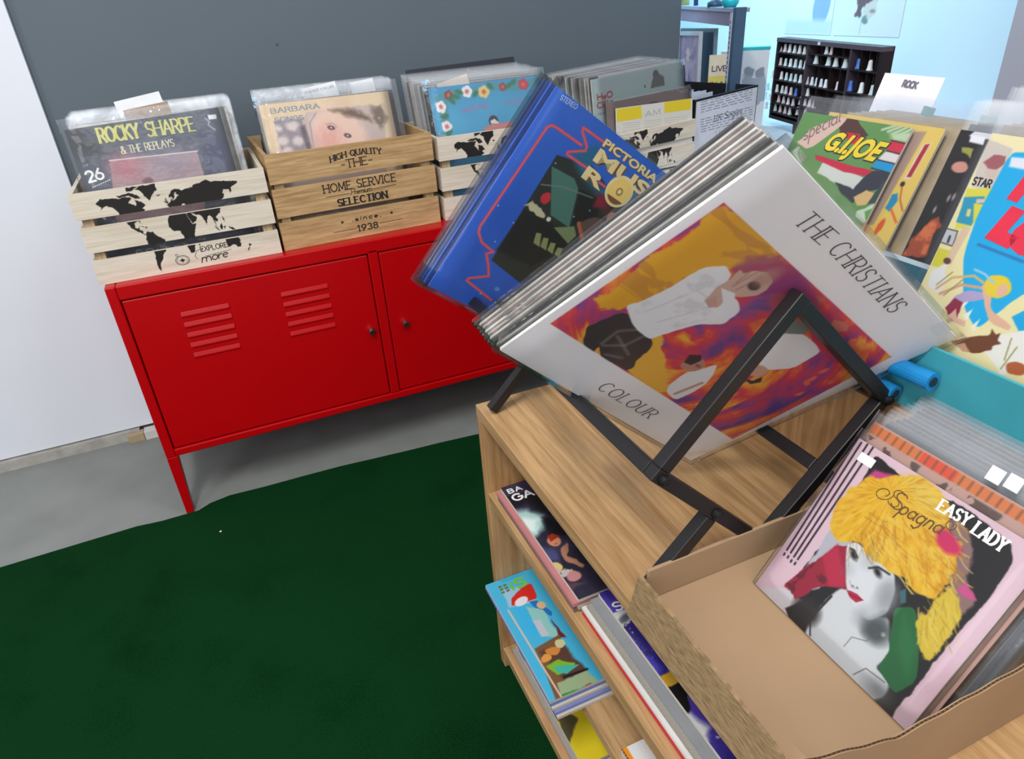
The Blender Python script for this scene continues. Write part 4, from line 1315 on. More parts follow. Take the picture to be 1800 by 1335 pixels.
a.poly(K((670, 1110), (700, 1060), (780, 1005), (850, 985), (960, 960), (900, 1060), (840, 1100), (720, 1158)), (222, 218, 220), wob=.002)
a.line(K((720, 1120), (870, 1060)), .004, (176, 116, 100)); a.ell(K((820, 955))[0], .0125, .0115, (170, 104, 84), wob=.0015); a.poly(K((765, 940), (800, 900), (870, 905), (865, 935), (800, 960)), (34, 24, 26), wob=.002)
a.ell(K((850, 965))[0], .004, .002, (110, 60, 56))
K3 = crop(rc, 1280, 480, 4.172)
a.poly(K3((140, 570), (180, 505), (270, 490), (300, 500), (400, 440), (540, 440), (640, 520), (680, 580), (480, 695), (290, 712), (200, 670)), (222, 218, 220), wob=.0015)
a.poly(K3((420, 330), (640, 380), (560, 450), (400, 440)), (88, 96, 92), wob=.002)
a.ell(K3((205, 715))[0], .0125, .009, (190, 128, 106), rot=.4); a.poly(K3((110, 770), (180, 790), (250, 760), (240, 800), (160, 815)), (34, 26, 28), wob=.001)
a.poly(K3((700, 465), (790, 430), (750, 515)), (220, 216, 220))
a.poly(K3((730, 400), (780, 330), (880, 380), (860, 430), (730, 440)), (196, 84, 66), wob=.003)
for p in ((870, 560), (900, 500), (700, 720), (610, 770), (520, 880), (760, 800), (890, 620), (570, 800)):
    a.ell(K3(p)[0], rg.uniform(.003, .006), rg.uniform(.002, .004), (222, 74, 50), wob=.004, rot=rg.uniform(0, 2))
# keep the border clean
a.c = 255 * (np.clip(a.c, 0, 255) / 255) ** .68
a.mix((1 - M_) * 1.0, (238, 233, 235))
rc.done()
GREYINK = flat('thin_grey_ink', (74, 70, 74))
K6 = lambda x, y: rc.mid((800 + x / 2, 220 + y / 2))
write('lettering', rc.root, 'THE', K6(1190, 342), K6(1283, 420), .0165, .0006, GREYINK, thick=.085, thin=.045, serif=.10, gap=.22, slant=.10)
write('lettering', rc.root, 'CHRISTIANS', K6(1308, 440), K6(1528, 660), .0165, .0006, GREYINK, thick=.085, thin=.045, serif=.10, gap=.22, slant=.10)
write('lettering', rc.root, 'COLOUR', K6(497, 925), K6(677, 1030), .0165, .0006, GREYINK, thick=.085, thin=.045, serif=.10, gap=.26, slant=.12)
mb = MB(); A = K6(1705, 715); mb.box(A[0] - .010, A[0] + .010, A[1] - .006, A[1] + .006, .0005, .0006)
mb.build('price_sticker', flat('sticker_white', (226, 226, 230)), rc.root)

# the stack behind it
ncount = 8
for k in range(ncount):
    cc = cC - nC * (.0062 + k * .0040) - uC * (.002 + k * .0024 + rg.uniform(-.002, .002)) - vC * (.002 + k * .0013 + rg.uniform(0, .003))
    if k < 4:
        it = item('vinyl_record', 'sleeved record filed between the pale grey and blue records in the rack', 'record', 'records filed in the black rack', cc - vC * LP / 2, uC, vC, LP, LP, .0034, (EDGES[3], EDGES[1], EDGES[0], EDGES[6])[k], None, (.004, .004, .004, .002), SLEEVE, rim=False)
        if k == 0: rack_protos = []
        rack_protos.append(it.root)
    else:
        r = copy_tree(rack_protos[(k * 3) % 4]); r.matrix_world = frame(cc - vC * LP / 2, uC, vC)

# blue record, nearly upright further back
uB = np.array([.786, -.010, -.618]); vB = np.array([.613, -.115, .782]); uB /= np.linalg.norm(uB); vB -= uB * (uB @ vB); vB /= np.linalg.norm(vB)
nB = np.cross(uB, vB)
cB = np.array([.738, -.784, .811])
BLUEJ = flat('blue_jacket', (44, 92, 186), rough=.45)
rb = item('vinyl_record', 'bright blue record with red neon lines and gold lettering at the rack back', 'record', None, cB - vB * LP / 2, uB, vB, LP, LP, .004, BLUEJ,
          (40, 92, 192), (.006, .008, .006, .010), CLEAR, .0009)
a = rb.art
K = crop(rb, 700, 80, 2.7815)
a.speck(7, .4, .8, (58, 110, 204), seed=51, alpha=.8)
a.poly(K((775, 535), (950, 590), (1060, 740), (1140, 760), (1060, 900), (600, 1165), (455, 1050)), (44, 50, 46), sm=False)
a.poly(K((750, 590), (860, 650), (880, 700), (835, 890), (745, 830)), (74, 120, 108))
a.poly(K((850, 520), (1000, 480), (930, 620), (1000, 700), (1250, 700), (1280, 760), (1130, 790), (1000, 760), (880, 620)), (40, 104, 140), soft=.006)
a.poly(K((885, 700), (1000, 760), (960, 860), (850, 880)), (28, 30, 30))
a.line(K((700, 680), (800, 690), (950, 745)), .0022, (120, 126, 120), alpha=.8)
a.poly(K((480, 1000), (620, 800), (830, 920), (830, 980), (650, 1080)), (30, 34, 32), soft=.002)
for k in range(4):
    a.poly(K((675 + k * 35, 915 + k * 24), (700 + k * 35, 920 + k * 24), (690 + k * 32, 985 + k * 18), (660 + k * 34, 965 + k * 18)), (140, 150, 96))
a.poly(K((760, 890), (860, 885), (870, 930), (830, 970)), (120, 140, 96))
a.poly(K((620, 780), (660, 760), (725, 830), (700, 850)), (196, 190, 158), wob=.004, wf=160)
a.ell(K((720, 750))[0], .0075, .009, (196, 50, 62), wob=.003)
a.ell(K((735, 850))[0], .0035, .0035, (226, 220, 200))
a.poly(K((880, 870), (960, 840), (1040, 860), (960, 920), (890, 950)), (94, 76, 70), wob=.003)
a.poly(K((990, 800), (1060, 770), (1050, 830), (1010, 850)), (74, 48, 44), wob=.003); a.ell(K((1040, 840))[0], .007, .008, (176, 118, 96)); a.line(K((882, 870), (900, 950)), .006, (176, 96, 74))
a.poly(K((980, 720), (1060, 760), (1000, 800), (950, 790)), (130, 34, 54), soft=.003)
NE = (236, 88, 84)
for w_, c_, al in ((.0065, (120, 90, 160), .5), (.0030, NE, 1.0)):
    a.line(K((895, 487), (775, 402), (750, 390), (728, 400), (400, 885), (393, 915), (408, 962), (465, 1010), (430, 1018), (440, 1070), (442, 1128), (345, 1138), (335, 1150), (455, 1245)), w_, c_, alpha=al)
    a.line(K((1030, 490), (905, 402), (900, 420), (922, 495), (915, 515), (828, 520), (825, 532), (930, 605)), w_, c_, alpha=al)
    a.line(K((970, 660), (1010, 690)), w_, c_, alpha=al)
for k in range(16):
    a.ell((rg.uniform(.01, .30), rg.uniform(.01, .30)), .0011, .0011, (170, 190, 232))
a.ell(K((485, 1190))[0], .005, .003, (96, 140, 210), wob=.003)
rb.done()
GOLD = flat('gold_ink', (232, 214, 160)); GOLD2 = flat('dark_gold_ink', (128, 84, 46))
K = lambda x, y: rb.mid((700 + x / 2.7815, 80 + y / 2.7815))
for t_, A_, B_, C_ in (('PICTORIA', (995, 490), (1252, 676), (1014, 447)), ('MUSI', (948, 562), (1222, 762), (986, 492)), ('R', (892, 642), (985, 712), (928, 578))):
    A, B, C_ = K(*A_), K(*B_), K(*C_)
    cp = float(np.linalg.norm(C_ - A)) * .94
    for dz_, m2, bo, sh in ((.0004, GOLD2, .075, .0009), (.0006, GOLD, .035, 0)):
        sans('lettering', rb.root, t_, A + np.array([sh, -sh]), B + np.array([sh, -sh]), cp, dz_, m2, bold=bo)
K0 = K(1080, 715)
mb = MB().lathe([(.0232, .0004), (.0232, .0007)], c=(K0[0], K0[1], 0), n=40); mb.build('gold_disc', GOLD, rb.root)
mb = MB().lathe([(.0195, .0007), (.0195, .0009)], c=(K0[0], K0[1] - .0006, 0), n=36); mb.build('gold_disc', flat('pale_gold_ink', (236, 206, 120)), rb.root)
P = [(K0[0] + .019 * math.cos(math.radians(t_)), K0[1] + .019 * math.sin(math.radians(t_))) for t_ in range(-35, -146, -6)]
mb = MB(); mb.add([(p[0], p[1], .0010) for p in P], [tuple(range(len(P)))]); mb.build('gold_disc', GOLD2, rb.root)
mb = MB().lathe([(.006, .0009), (.006, .0012)], c=(K0[0], K0[1], 0), n=20); mb.build('gold_disc', flat('brown_gold_ink', (176, 140, 90)), rb.root)
mb = MB().lathe([(.003, .0012), (.003, .0014)], c=(K0[0], K0[1], 0), n=16); mb.build('gold_disc', GOLD, rb.root)
K = lambda x, y: rb.mid((700 + x / 2.7815, 80 + y / 2.7815))
write('lettering', rb.root, 'STEREO', K(790, 262), K(868, 312), .006, .0005, flat('pale_blue_ink', (150, 176, 226)), thick=.24, gap=.2)
for k in range(3):
    cc = cB - nB * (.007 + k * .0052) - uB * (.006 + k * .003) + vB * .000
    if k == 0:
        it = item('vinyl_record', 'blue sleeved record filed right behind the bright blue record in the rack', 'record', 'blue records at the back of the rack', cc - vB * LP / 2, uB, vB, LP, LP, .0034, BLUEJ, None, (.008, .004, .008, .004), CLEAR)
        bp0 = it.root
    else:
        r = copy_tree(bp0); r.matrix_world = frame(cc - vB * LP / 2, uB, vB)

# ------------------------------------------------------------------ cardboard box of singles on the bookcase
KRAFT = flat('kraft_card', (158, 128, 98), rough=.75, var=.05, scale=14)
KRAFTIN = flat('kraft_card_inner', (158, 130, 100), rough=.8, var=.04, scale=10)
m, nt, b = _new('printed_kraft')
tc = nt.nodes.new('ShaderNodeTexCoord'); mp = nt.nodes.new('ShaderNodeMapping'); mp.inputs['Scale'].default_value = (30, 40, 330)
wv = nt.nodes.new('ShaderNodeTexNoise'); wv.inputs['Scale'].default_value = 2.2; wv.inputs['Detail'].default_value = 4
nt.links.new(tc.outputs['Object'], mp.inputs['Vector']); nt.links.new(mp.outputs['Vector'], wv.inputs['Vector'])
cr = nt.nodes.new('ShaderNodeValToRGB'); cr.color_ramp.elements[0].position = .30; cr.color_ramp.elements[1].position = .72
cr.color_ramp.elements[0].color = rgba((104, 84, 56)); cr.color_ramp.elements[1].color = rgba((158, 130, 92))
nt.links.new(wv.outputs['Fac'], cr.inputs['Fac']); nt.links.new(cr.outputs['Color'], b.inputs['Base Color']); b.inputs['Roughness'].default_value = .75
KPRINT = m
BX0, BX1, BY0, BY1, BZ = .5695, .872, -1.482, -1.240, SZ + .0005
bxo = empty('cardboard_box', loc=(.79, -1.36, BZ)); tag(bxo, 'open brown cardboard box with torn front edge holding single records on the bookcase', 'box')


def cb(x0, x1, y0, y1, z0, z1): return MB().box(x0 - .79, x1 - .79, y0 + 1.36, y1 + 1.36, z0 - BZ, z1 - BZ)


cb(BX0, BX1, BY0, BY1, BZ, BZ + .004).build('bottom', KRAFTIN, bxo)
cb(BX0 + .005, BX1, BY1 - .004, BY1, BZ + .0042, .634).build('side_panel', KRAFTIN, bxo, bevel=.001)
# the torn low front, printed outside
rg2 = random.Random(9)
prof = []
n = 26
for i in range(n + 1):
    y = BY1 + (BY0 - BY1) * i / n
    z = .6295 - .012 * i / n + rg2.uniform(-.0011, .0011)
    if i in (22, 23): z -= .005
    prof.append((y + 1.36, z - BZ))
fp = MB(); vs = []; fs = []
for i, (yy, zz) in enumerate(prof):
    for xx, z2 in ((.5655, zz), (.5690, zz), (.5570, .580 - BZ), (.5535, .580 - BZ)): vs.append((xx - .79, yy, z2))
    if i:
        b0 = (i - 1) * 4; b1 = i * 4
        for q in range(4): fs.append((b0 + q, b0 + (q + 1) % 4, b1 + (q + 1) % 4, b1 + q))
fs += [(0, 1, 2, 3), tuple(len(vs) - 4 + q for q in (3, 2, 1, 0))]
fp.add(vs, fs)
fp.build('front_panel', KPRINT, bxo)
# corrugated near panel
cw = MB()
N = 160
pts = []
for i in range(N + 1):
    x = BX0 - .05 + (BX1 - BX0 + .05) * i / N
    z = .664 + .022 * min(1.6, max(0.0, (.622 - x) / .056)) + .0008 * math.sin(i * .35)
    pts.append((x, z))
for yy0, yy1, dz in ((BY0 - .0035, BY0 - .0027, 0), (BY0 - .0008, BY0, -.0006)):
    cw.prism([(p[0] - .79, p[1] - BZ + dz) for p in pts] + [(BX1 - .79, .0002), (BX0 - .79, .0002), (BX0 - .79, .045), (BX0 - .05 - .79, .075)], 1, yy0 + 1.36, yy1 + 1.36)
cw.build('near_panel', KRAFT, bxo)
cw = MB()
for i in range(N):
    ya, yb_ = ((BY0 - .0027, BY0 - .0008) if i % 2 == 0 else (BY0 - .0008, BY0 - .0027))
    (xa, za), (xb, zb) = pts[i], pts[i + 1]
    zl = .0002 if xa > BX0 else za - BZ - .02
    vs = [(xa - .79, ya + 1.36, zl), (xb - .79, yb_ + 1.36, zl), (xb - .79, yb_ + 1.36, zb - BZ - .0004), (xa - .79, ya + 1.36, za - BZ - .0004)]
    cw.add(vs, [(0, 1, 2, 3)])
cw.build('corrugation', KRAFT, bxo)
cb(BX1 - .004, BX1, BY0, BY1 - .0042, BZ + .0042, .66).build('back_panel', KRAFT, bxo)
# loose flap lip on the tear
fl_ = MB()
fl_.add([(BX0 - .79 - .004, BY0 + 1.36 + .055, .605 - BZ), (BX0 - .79 + .016, BY0 + 1.36 + .060, .607 - BZ), (BX0 - .79 + .022, BY0 + 1.36 + .018, .606 - BZ), (BX0 - .79 - .001, BY0 + 1.36 + .012, .602 - BZ),
         (BX0 - .79 - .004, BY0 + 1.36 + .055, .606 - BZ), (BX0 - .79 + .016, BY0 + 1.36 + .060, .608 - BZ), (BX0 - .79 + .022, BY0 + 1.36 + .018, .607 - BZ), (BX0 - .79 - .001, BY0 + 1.36 + .012, .603 - BZ)],
        [(0, 3, 2, 1), (4, 5, 6, 7), (0, 1, 5, 4), (1, 2, 6, 5), (2, 3, 7, 6), (3, 0, 4, 7)])
fl_.build('torn_flap', KRAFT, bxo)

SG = .181
uS = np.array([0, -1, 0.0]); vS = np.array([.589, 0, .808])
oS = np.array([.684, -1.367, BZ + .0058])
rs = item('vinyl_record', 'single with a pink border and a yellow haired face, in front in the cardboard box', 'record', None, oS, uS, vS, SG, SG, .002, EDGES[3],
          (236, 204, 216), (.004, .004, 0, .010), CLEAR, .0007)
a = rs.art
G = crop(rs, 1280, 600, 1.8157)
S_ = crop(rs, 1300, 700, 3.338)
a.speck(25, .5, .8, (226, 186, 202), seed=61, alpha=.6)
a.poly(G((470, 362), (560, 440), (740, 520), (900, 640), (915, 705), (820, 835), (720, 950), (640, 1055), (560, 1150), (505, 1222), (440, 1160), (170, 858), (230, 740), (330, 610), (430, 440)), (24, 20, 22), wob=.0018, wf=120)
a.poly(G((245, 720), (330, 600), (400, 640), (380, 720), (290, 790), (220, 800)), (196, 196, 206), wob=.003, soft=.001)
for (p, q) in (((407, 322), (178, 683)), ((425, 325), (190, 692)), ((445, 330), (200, 705)), ((464, 338), (212, 713))):
    A, B = G(p, q); d = (B - A)
    a.line([A, A + d * .955], .0020, (36, 22, 34)); a.line([A + d * .985, B], .0020, (36, 22, 34))
# body, gloves
W_ = (222, 225, 228)
a.poly(G((240, 940), (300, 830), (375, 780), (440, 880), (510, 880), (525, 990), (470, 1040), (520, 1090), (500, 1140), (440, 1165), (250, 960)), W_, soft=.0012, wob=.002)
a.poly(G((100, 785), (180, 790), (240, 830), (170, 858)), (226, 218, 222), soft=.001)
a.ell(G((470, 925))[0], .012, .010, (70, 82, 82), soft=.005)
a.ell(G((250, 860))[0], .014, .012, (40, 36, 36), soft=.004)
a.ell(G((480, 1120))[0], .012, .008, (120, 124, 126), soft=.006, alpha=.7)
a.poly(G((176, 780), (260, 712), (300, 690), (345, 650), (390, 655), (378, 790), (290, 780), (215, 830), (205, 800)), (164, 28, 56), wob=.0016, wf=140)
a.speck(120, .52, .62, (96, 16, 34), seed=66, alpha=.8, mask=a.mask_poly(G((176, 780), (300, 690), (330, 760), (215, 830))))
a.poly(G((300, 690), (350, 650), (378, 790), (320, 780)), (196, 36, 72), soft=.002)
a.poly(G((525, 850), (600, 850), (615, 980), (600, 1090), (530, 1130), (475, 1040), (520, 980)), (26, 104, 52), wob=.0016)
a.poly(G((560, 870), (600, 980), (570, 1080), (540, 980)), (40, 124, 66), soft=.003, alpha=.6)
a.line(G((250, 900), (330, 815)), .0022, (44, 40, 40)); a.line(G((262, 940), (262, 870), (290, 850)), .0016, (44, 40, 40))
a.line(G((370, 975), (395, 945), (440, 958), (480, 935)), .0007, (110, 112, 118)); a.ell(G((495, 937))[0], .0020, .0020, (226, 226, 226))
a.line(G((400, 1065), (440, 1045), (500, 1090)), .0008, (90, 92, 98))
# face
a.poly(G((380, 650), (410, 640), (470, 690), (530, 740), (535, 800), (505, 870), (450, 895), (410, 860), (378, 790), (376, 720)), (230, 233, 236), soft=.0008, wob=.0008)
a.ell(G((505, 830))[0], .009, .012, (160, 164, 168), soft=.006, alpha=.8)
for c, r_ in (((401, 683), .5), ((477, 738), .45)):
    a.ell(G(c)[0], .0052, .0028, (60, 58, 64), rot=-r_, soft=.0014); a.ell(G((c[0], c[1]))[0], .0026, .0015, (20, 20, 24), rot=-r_)
a.line(G((450, 725), (480, 722), (515, 745)), .0018, (30, 28, 30), soft=.0008); a.line(G((390, 662), (402, 668), (412, 690)), .0016, (30, 28, 30), soft=.0008)
a.poly(G((378, 795), (392, 798), (412, 808), (433, 828), (408, 835), (388, 818)), (190, 26, 62), soft=.0005)
a.line(G((385, 808), (425, 826)), .0007, (110, 10, 36))
a.ell(G((398, 782))[0], .0012, .0008, (120, 110, 116)); a.ell(G((412, 788))[0], .0012, .0008, (120, 110, 116))
# hair
HY = (240, 186, 34)
a.poly(G((700, 560), (770, 600), (790, 690), (760, 760), (790, 830), (740, 880), (700, 830), (720, 700)), (150, 116, 112), wob=.004, wf=120, soft=.0015)
a.poly(G((440, 440), (470, 408), (530, 425), (560, 450), (480, 470)), (206, 70, 140), wob=.003, soft=.0015)
a.poly(G((385, 470), (440, 440), (560, 425), (640, 440), (710, 520), (700, 600), (740, 640), (730, 720), (660, 830), (600, 800), (560, 760), (520, 745), (470, 700), (420, 650), (395, 640), (372, 652), (322, 605), (340, 540)), HY, wob=.004, wf=100, soft=.001)
a.poly(G((560, 430), (640, 450), (700, 530), (690, 590), (600, 520)), (232, 202, 96), soft=.006, alpha=.8)
a.poly(G((598, 885), (640, 850), (715, 770), (748, 885), (695, 960), (650, 1025), (612, 1000)), (226, 196, 60), wob=.004, wf=120, soft=.001)
rg3 = random.Random(4)
for k in range(120):
    t_ = rg3.random()
    p = np.array([rg3.uniform(430, 740), rg3.uniform(560, 760)])
    dd = np.array([rg3.uniform(-10, 60), rg3.uniform(25, 85)])
    if p[0] < 540 and p[1] > 640: p[1] -= 110
    col = ((246, 214, 92), (214, 154, 24), (236, 206, 120), (196, 136, 30))[rg3.randrange(4)]
    a.line(G(tuple(p), tuple(p + dd * .6), tuple(p + dd + np.array([8, -4]))), rg3.uniform(.0005, .0012), col, alpha=.75)
for k in range(50):
    p = np.array([rg3.uniform(605, 730), rg3.uniform(820, 960)]); dd = np.array([rg3.uniform(-12, 30), rg3.uniform(15, 50)])
    a.line(G(tuple(p), tuple(p + dd)), .0007, ((240, 216, 110), (190, 156, 40))[k % 2], alpha=.8)
for k in range(40):
    p = np.array([rg3.uniform(380, 520), rg3.uniform(600, 690)]); dd = np.array([rg3.uniform(-14, 10), rg3.uniform(10, 40)])
    a.line(G(tuple(p), tuple(p + dd)), .0006, (150, 110, 40), alpha=.5)
HM = a.mask_poly(G((385, 470), (440, 440), (560, 425), (640, 440), (710, 520), (700, 600), (740, 640), (730, 720), (660, 830), (600, 800), (560, 760), (520, 745), (470, 700), (420, 650), (395, 640), (372, 652), (322, 605), (340, 540)), wob=.004, wf=100)
hc = G((520, 480))[0]
ha = np.arctan2(a.Y - hc[1], a.X - hc[0]); hr = np.hypot(a.X - hc[0], a.Y - hc[1])
hs = fbm(ha * 3.2 + hr * 6 + 9, hr * 18 + 3, 6.0, 77, 4)
a.mix(np.clip((hs - .50) * 5, 0, 1) * HM * .55, (250, 214, 84)); a.mix(np.clip((.44 - hs) * 6, 0, 1) * HM * .55, (206, 136, 18))
for c, r_, al in (((512, 790), .008, .5), ((430, 880), .007, .5), ((384, 730), .004, .35), ((450, 700), .006, .35)):
    a.ell(G(c)[0], r_, r_ * 1.2, (150, 152, 160), soft=.005, alpha=al)
a.poly(G((440, 895), (500, 868), (520, 930), (470, 960), (430, 930)), (86, 92, 94), soft=.004, alpha=.7)
a.line(G((388, 765), (394, 785), (406, 790)), .0006, (150, 146, 152), alpha=.8)
a.ell(G((702, 640))[0], .0125, .0075, (214, 42, 100), rot=-.3, soft=.002, wob=.003)
a.poly(G((725, 790), (760, 770), (790, 830), (750, 820)), (214, 84, 146), wob=.003, soft=.001)
a.poly(G((548, 800), (568, 790), (568, 835), (550, 840)), (60, 110, 116))
a.c = a.c * .84
rs.done()
K = lambda x, y: rs.mid((1300 + x / 3.338, 700 + y / 3.338))
BRN = flat('brown_ink', (92, 62, 20))
write('lettering', rs.root, 'S', K(880, 628), K(935, 668), .0160, .0006, BRN, thick=.07)
write('lettering', rs.root, 'S', K(862, 612), K(917, 652), .0160, .0006, BRN, thick=.05)
write('lettering', rs.root, 'pagna', K(930, 672), K(1170, 800), .0150, .0006, BRN, thick=.085, gap=.12, slant=.25)
pts = [K(850 + 60 * math.cos(t_ / 3.0) * (1 - t_ / 40), 560 + 42 * math.sin(t_ / 3.0) * (1 - t_ / 40)) for t_ in range(24)]
mb = MB()
for A, B in zip(pts[:-1], pts[1:]): mb.bar((A[0], A[1], .0006), (B[0], B[1], .0006), .0008, .0001, (0, 0, 1) if False else (1, 0.3, 0))
pts = [K(1240 + 36 * math.cos(t_ / 2.5) * (1 - t_ / 30), 745 + 36 * math.sin(t_ / 2.5) * (1 - t_ / 30)) for t_ in range(20)]
for A, B in zip(pts[:-1], pts[1:]): mb.bar((A[0], A[1], .0006), (B[0], B[1], .0006), .0007, .0001, (1, 0.3, 0))
mb.build('flourish', BRN, rs.root)
write('lettering', rs.root, 'EASY', K(1160, 655), K(1330, 752), .0100, .0006, WHITEINK, thick=.22, thin=.12, serif=.12, gap=.26)
write('lettering', rs.root, 'LADY', K(1362, 790), K(1535, 905), .0108, .0006, WHITEINK, thick=.22, thin=.12, serif=.12, gap=.26)
K2 = lambda x, y: rs.mid((1280 + x / 1.8157, 600 + y / 1.8157))
write('lettering', rs.root, 'A 7018', K2(466, 1184), K2(506, 1222), .0034, .0006, WHITEINK, thick=.22, gap=.24)
A = K(745, 365)
MB().box(A[0] - .0085, A[0] + .0085, A[1] - .0045, A[1] + .0045, .0005, .0006).build('price_sticker', WHITEINK, rs.root)

# the brown one right behind it, then the rest
r7 = item('vinyl_record', 'brown single with an orange strip right behind the pink bordered single', 'record', None, oS + np.array([.0105, .0, .0]) + np.array([0, -.003, .004]), uS, np.array([.589, 0, .808]), SG + .006, SG + .012, .002, EDGES[4],
          (176, 140, 128), (.004, .004, 0, .012), CLEAR, .0010)
a = r7.art
H = SG + .012
a.rect(0, .2, H - .012, H - .002, (192, 110, 66))
a.rect(.055, .09, H - .012, H - .002, (200, 76, 56))
for k in range(22):
    a.line([(.010 + k * .0085, H - .011), (.010 + k * .0085, H - .003)], .0022, (120, 78, 52), alpha=.8)
a.speck(70, .56, .6, (84, 60, 52), seed=71, mask=a.mask_poly([(0, H - .03), (.2, H - .03), (.2, H - .014), (0, H - .014)]))
r7.done()
filed(11, 'vinyl_record', 'sleeved single filed behind the orange lettered single in the cardboard box', 'record', 'singles in the cardboard box',
      oS + np.array([.0185, .0, .0]), (.0072, 0, .0002), uS, (.575, 0, .818), SG, SG + .006, .0022, (.005, .005, 0, .014), random.Random(3), SLEEVE, .004, 0)
for k, (px_, py_) in enumerate(((1757, 826), (1790, 840))):
    q = on(px_, py_, 2, .772)
    r = empty('price_tag', frame(q, uS, (.5, 0, .87))); MB().box(-.006, .006, -.012, .001, -.0004, .0004).build('card', WCARD, r)
    tag(r, ('small white tag standing among the clear sleeves, left one of two', 'small white tag standing among the clear sleeves, right one of two')[k], 'tag', None)

# ------------------------------------------------------------------ comics bin to the right of the rack
un = empty('display_cabinet', loc=(1.25, -1.3, 0)); tag(un, 'plain wooden cabinet carrying the teal comics bin behind the rack', 'cabinet')
MB().box(.889 - 1.25, 1.62 - 1.25, -1.95 + 1.3, -.86 + 1.3, .02, .733).build('carcass', SHELFV, un, bevel=.002)
MB().box(.91 - 1.25, 1.60 - 1.25, -1.93 + 1.3, -.88 + 1.3, .0052, .0198).build('plinth', SHELFV, un)
TEAL = flat('teal_card', (58, 152, 166), rough=.5, var=.05)
DTEAL = flat('dark_teal_card', (34, 84, 100), rough=.5, var=.05)
bn = empty('comics_bin', loc=(1.2, -1.35, .7335)); tag(bn, 'teal cardboard bin full of bagged comics', 'bin')


def nb(x0, x1, y0, y1, z0, z1): return MB().box(x0 - 1.2, x1 - 1.2, y0 + 1.35, y1 + 1.35, z0 - .7335, z1 - .7335)


nb(.885, .8885, -1.90, -.87, .7335, .811).build('front_panel', TEAL, bn, bevel=.001)
nb(.8887, 1.58, -1.90, -.87, .7335, .737).build('bottom', TEAL, bn)
nb(1.5765, 1.58, -1.90, -.87, .7372, .86).build('back_panel', TEAL, bn)
nb(.8887, 1.5763, -.8735, -.87, .7372, .80).build('side_panel', TEAL, bn)
nb(.8887, 1.5763, -1.90, -1.8965, .7372, .80).build('side_panel', TEAL, bn)

uD = np.array([0, -1, 0.0])
CW, CH = .168, .258


def lean_v(t): return np.array([math.sin(t), 0, math.cos(t)])


def comic_at(label, corner, right, th, art, px=.001, sleeve=(.006, .006, 0, .022), sm=None, grp=None, yaw=0.0, h=CH, w=CW):
    """corner: top left (or top right) corner of the cover in space"""
    u = np.array([math.sin(yaw) * -1, -math.cos(yaw), 0]); v = lean_v(th)
    o = np.array(corner, float) + (u * (-w / 2 if right else w / 2)) - v * h
    return item('comic_book', label, 'comic', grp, o, u, v, w, h, .0030, PAPER, art, sleeve, sm or CLEAR, px, rim=False)


BROWNB = flat('backing_board', (168, 150, 122), rough=.7, var=.15, scale=40)
# the green one
g1 = comic_at('green comic with a slanted yellow title, in front of the far comics stack', far(1605, 226, .97), True, .44, (98, 146, 82), .0009)
a = g1.art
J = crop(g1, 1380, 180, 4.45)
a.speck(12, .4, .8, (84, 132, 70), seed=81, alpha=.7)
a.poly(J((130, 290), (200, 205), (480, 90), (480, 155), (225, 345), (165, 365), (90, 310)), (216, 184, 172))
a.poly(J((420, 200), (500, 118), (565, 140), (650, 260), (560, 300), (440, 260)), (82, 48, 44), wob=.002)
for k in range(4):
    a.line(J((760 + k * 45, 215 + k * 14), (880 + k * 40, 180 + k * 8)), .003, (206, 216, 190), alpha=.8)
a.poly(J((820, 240), (1010, 230), (965, 320), (840, 300)), (186, 206, 170), soft=.003)
a.poly(J((300, 460), (560, 560), (640, 600), (560, 740), (380, 620), (250, 560)), (206, 210, 202), wob=.003)
a.poly(J((480, 235), (590, 250), (560, 330), (490, 320)), (206, 30, 50))
a.poly(J((830, 298), (968, 328), (925, 412), (795, 378)), (206, 40, 72)); a.poly(J((793, 383), (922, 415), (893, 488), (728, 445)), (222, 216, 216)); a.poly(J((722, 452), (887, 492), (858, 566), (675, 512)), (10, 150, 206))
for p in (((830, 298), (968, 328)), ((795, 380), (925, 413)), ((722, 448), (890, 490)), ((675, 514), (860, 566))):
    a.line(J(*p), .0014, (30, 26, 26))
a.poly(J((235, 408), (430, 470), (685, 535), (660, 585), (450, 540), (240, 450)), (200, 34, 66), wob=.001)
a.poly(J((600, 600), (690, 540), (850, 570), (800, 660), (700, 700), (520, 740), (520, 700)), (50, 52, 66), wob=.003)
a.poly(J((390, 620), (440, 640), (600, 700), (530, 790), (430, 690)), (54, 56, 66), wob=.002)
a.poly(J((535, 740), (640, 690), (700, 720), (640, 800), (560, 810)), (214, 178, 120), wob=.002)
a.poly(J((640, 800), (760, 640), (830, 590), (800, 720), (720, 790)), (56, 74, 72), wob=.002)
a.poly(J((560, 860), (700, 800), (790, 740), (640, 960), (540, 900)), (196, 214, 190), wob=.003)
a.poly(J((620, 860), (720, 820), (680, 940), (640, 980)), (96, 160, 80), wob=.002)
a.c = a.c * .93
g1.done()
YL = flat('yellow_ink', (222, 196, 44))
K = lambda x, y: g1.mid((1380 + x / 4.45, 180 + y / 4.45))
BLKINK = INK
sans('lettering', g1.root, 'G.I.JOE', K(238, 412), K(648, 520), .0345, .00045, BLKINK, bold=.085, slant=.42)
sans('lettering', g1.root, 'G.I.JOE', K(248, 404), K(646, 508), .0320, .0006, YL, bold=.045, slant=.42)
write('lettering', g1.root, 'special', K(145, 300), K(435, 150), .020, .0006, flat('faint_brown_ink', (128, 104, 100)), thick=.08, gap=.10, slant=.2)

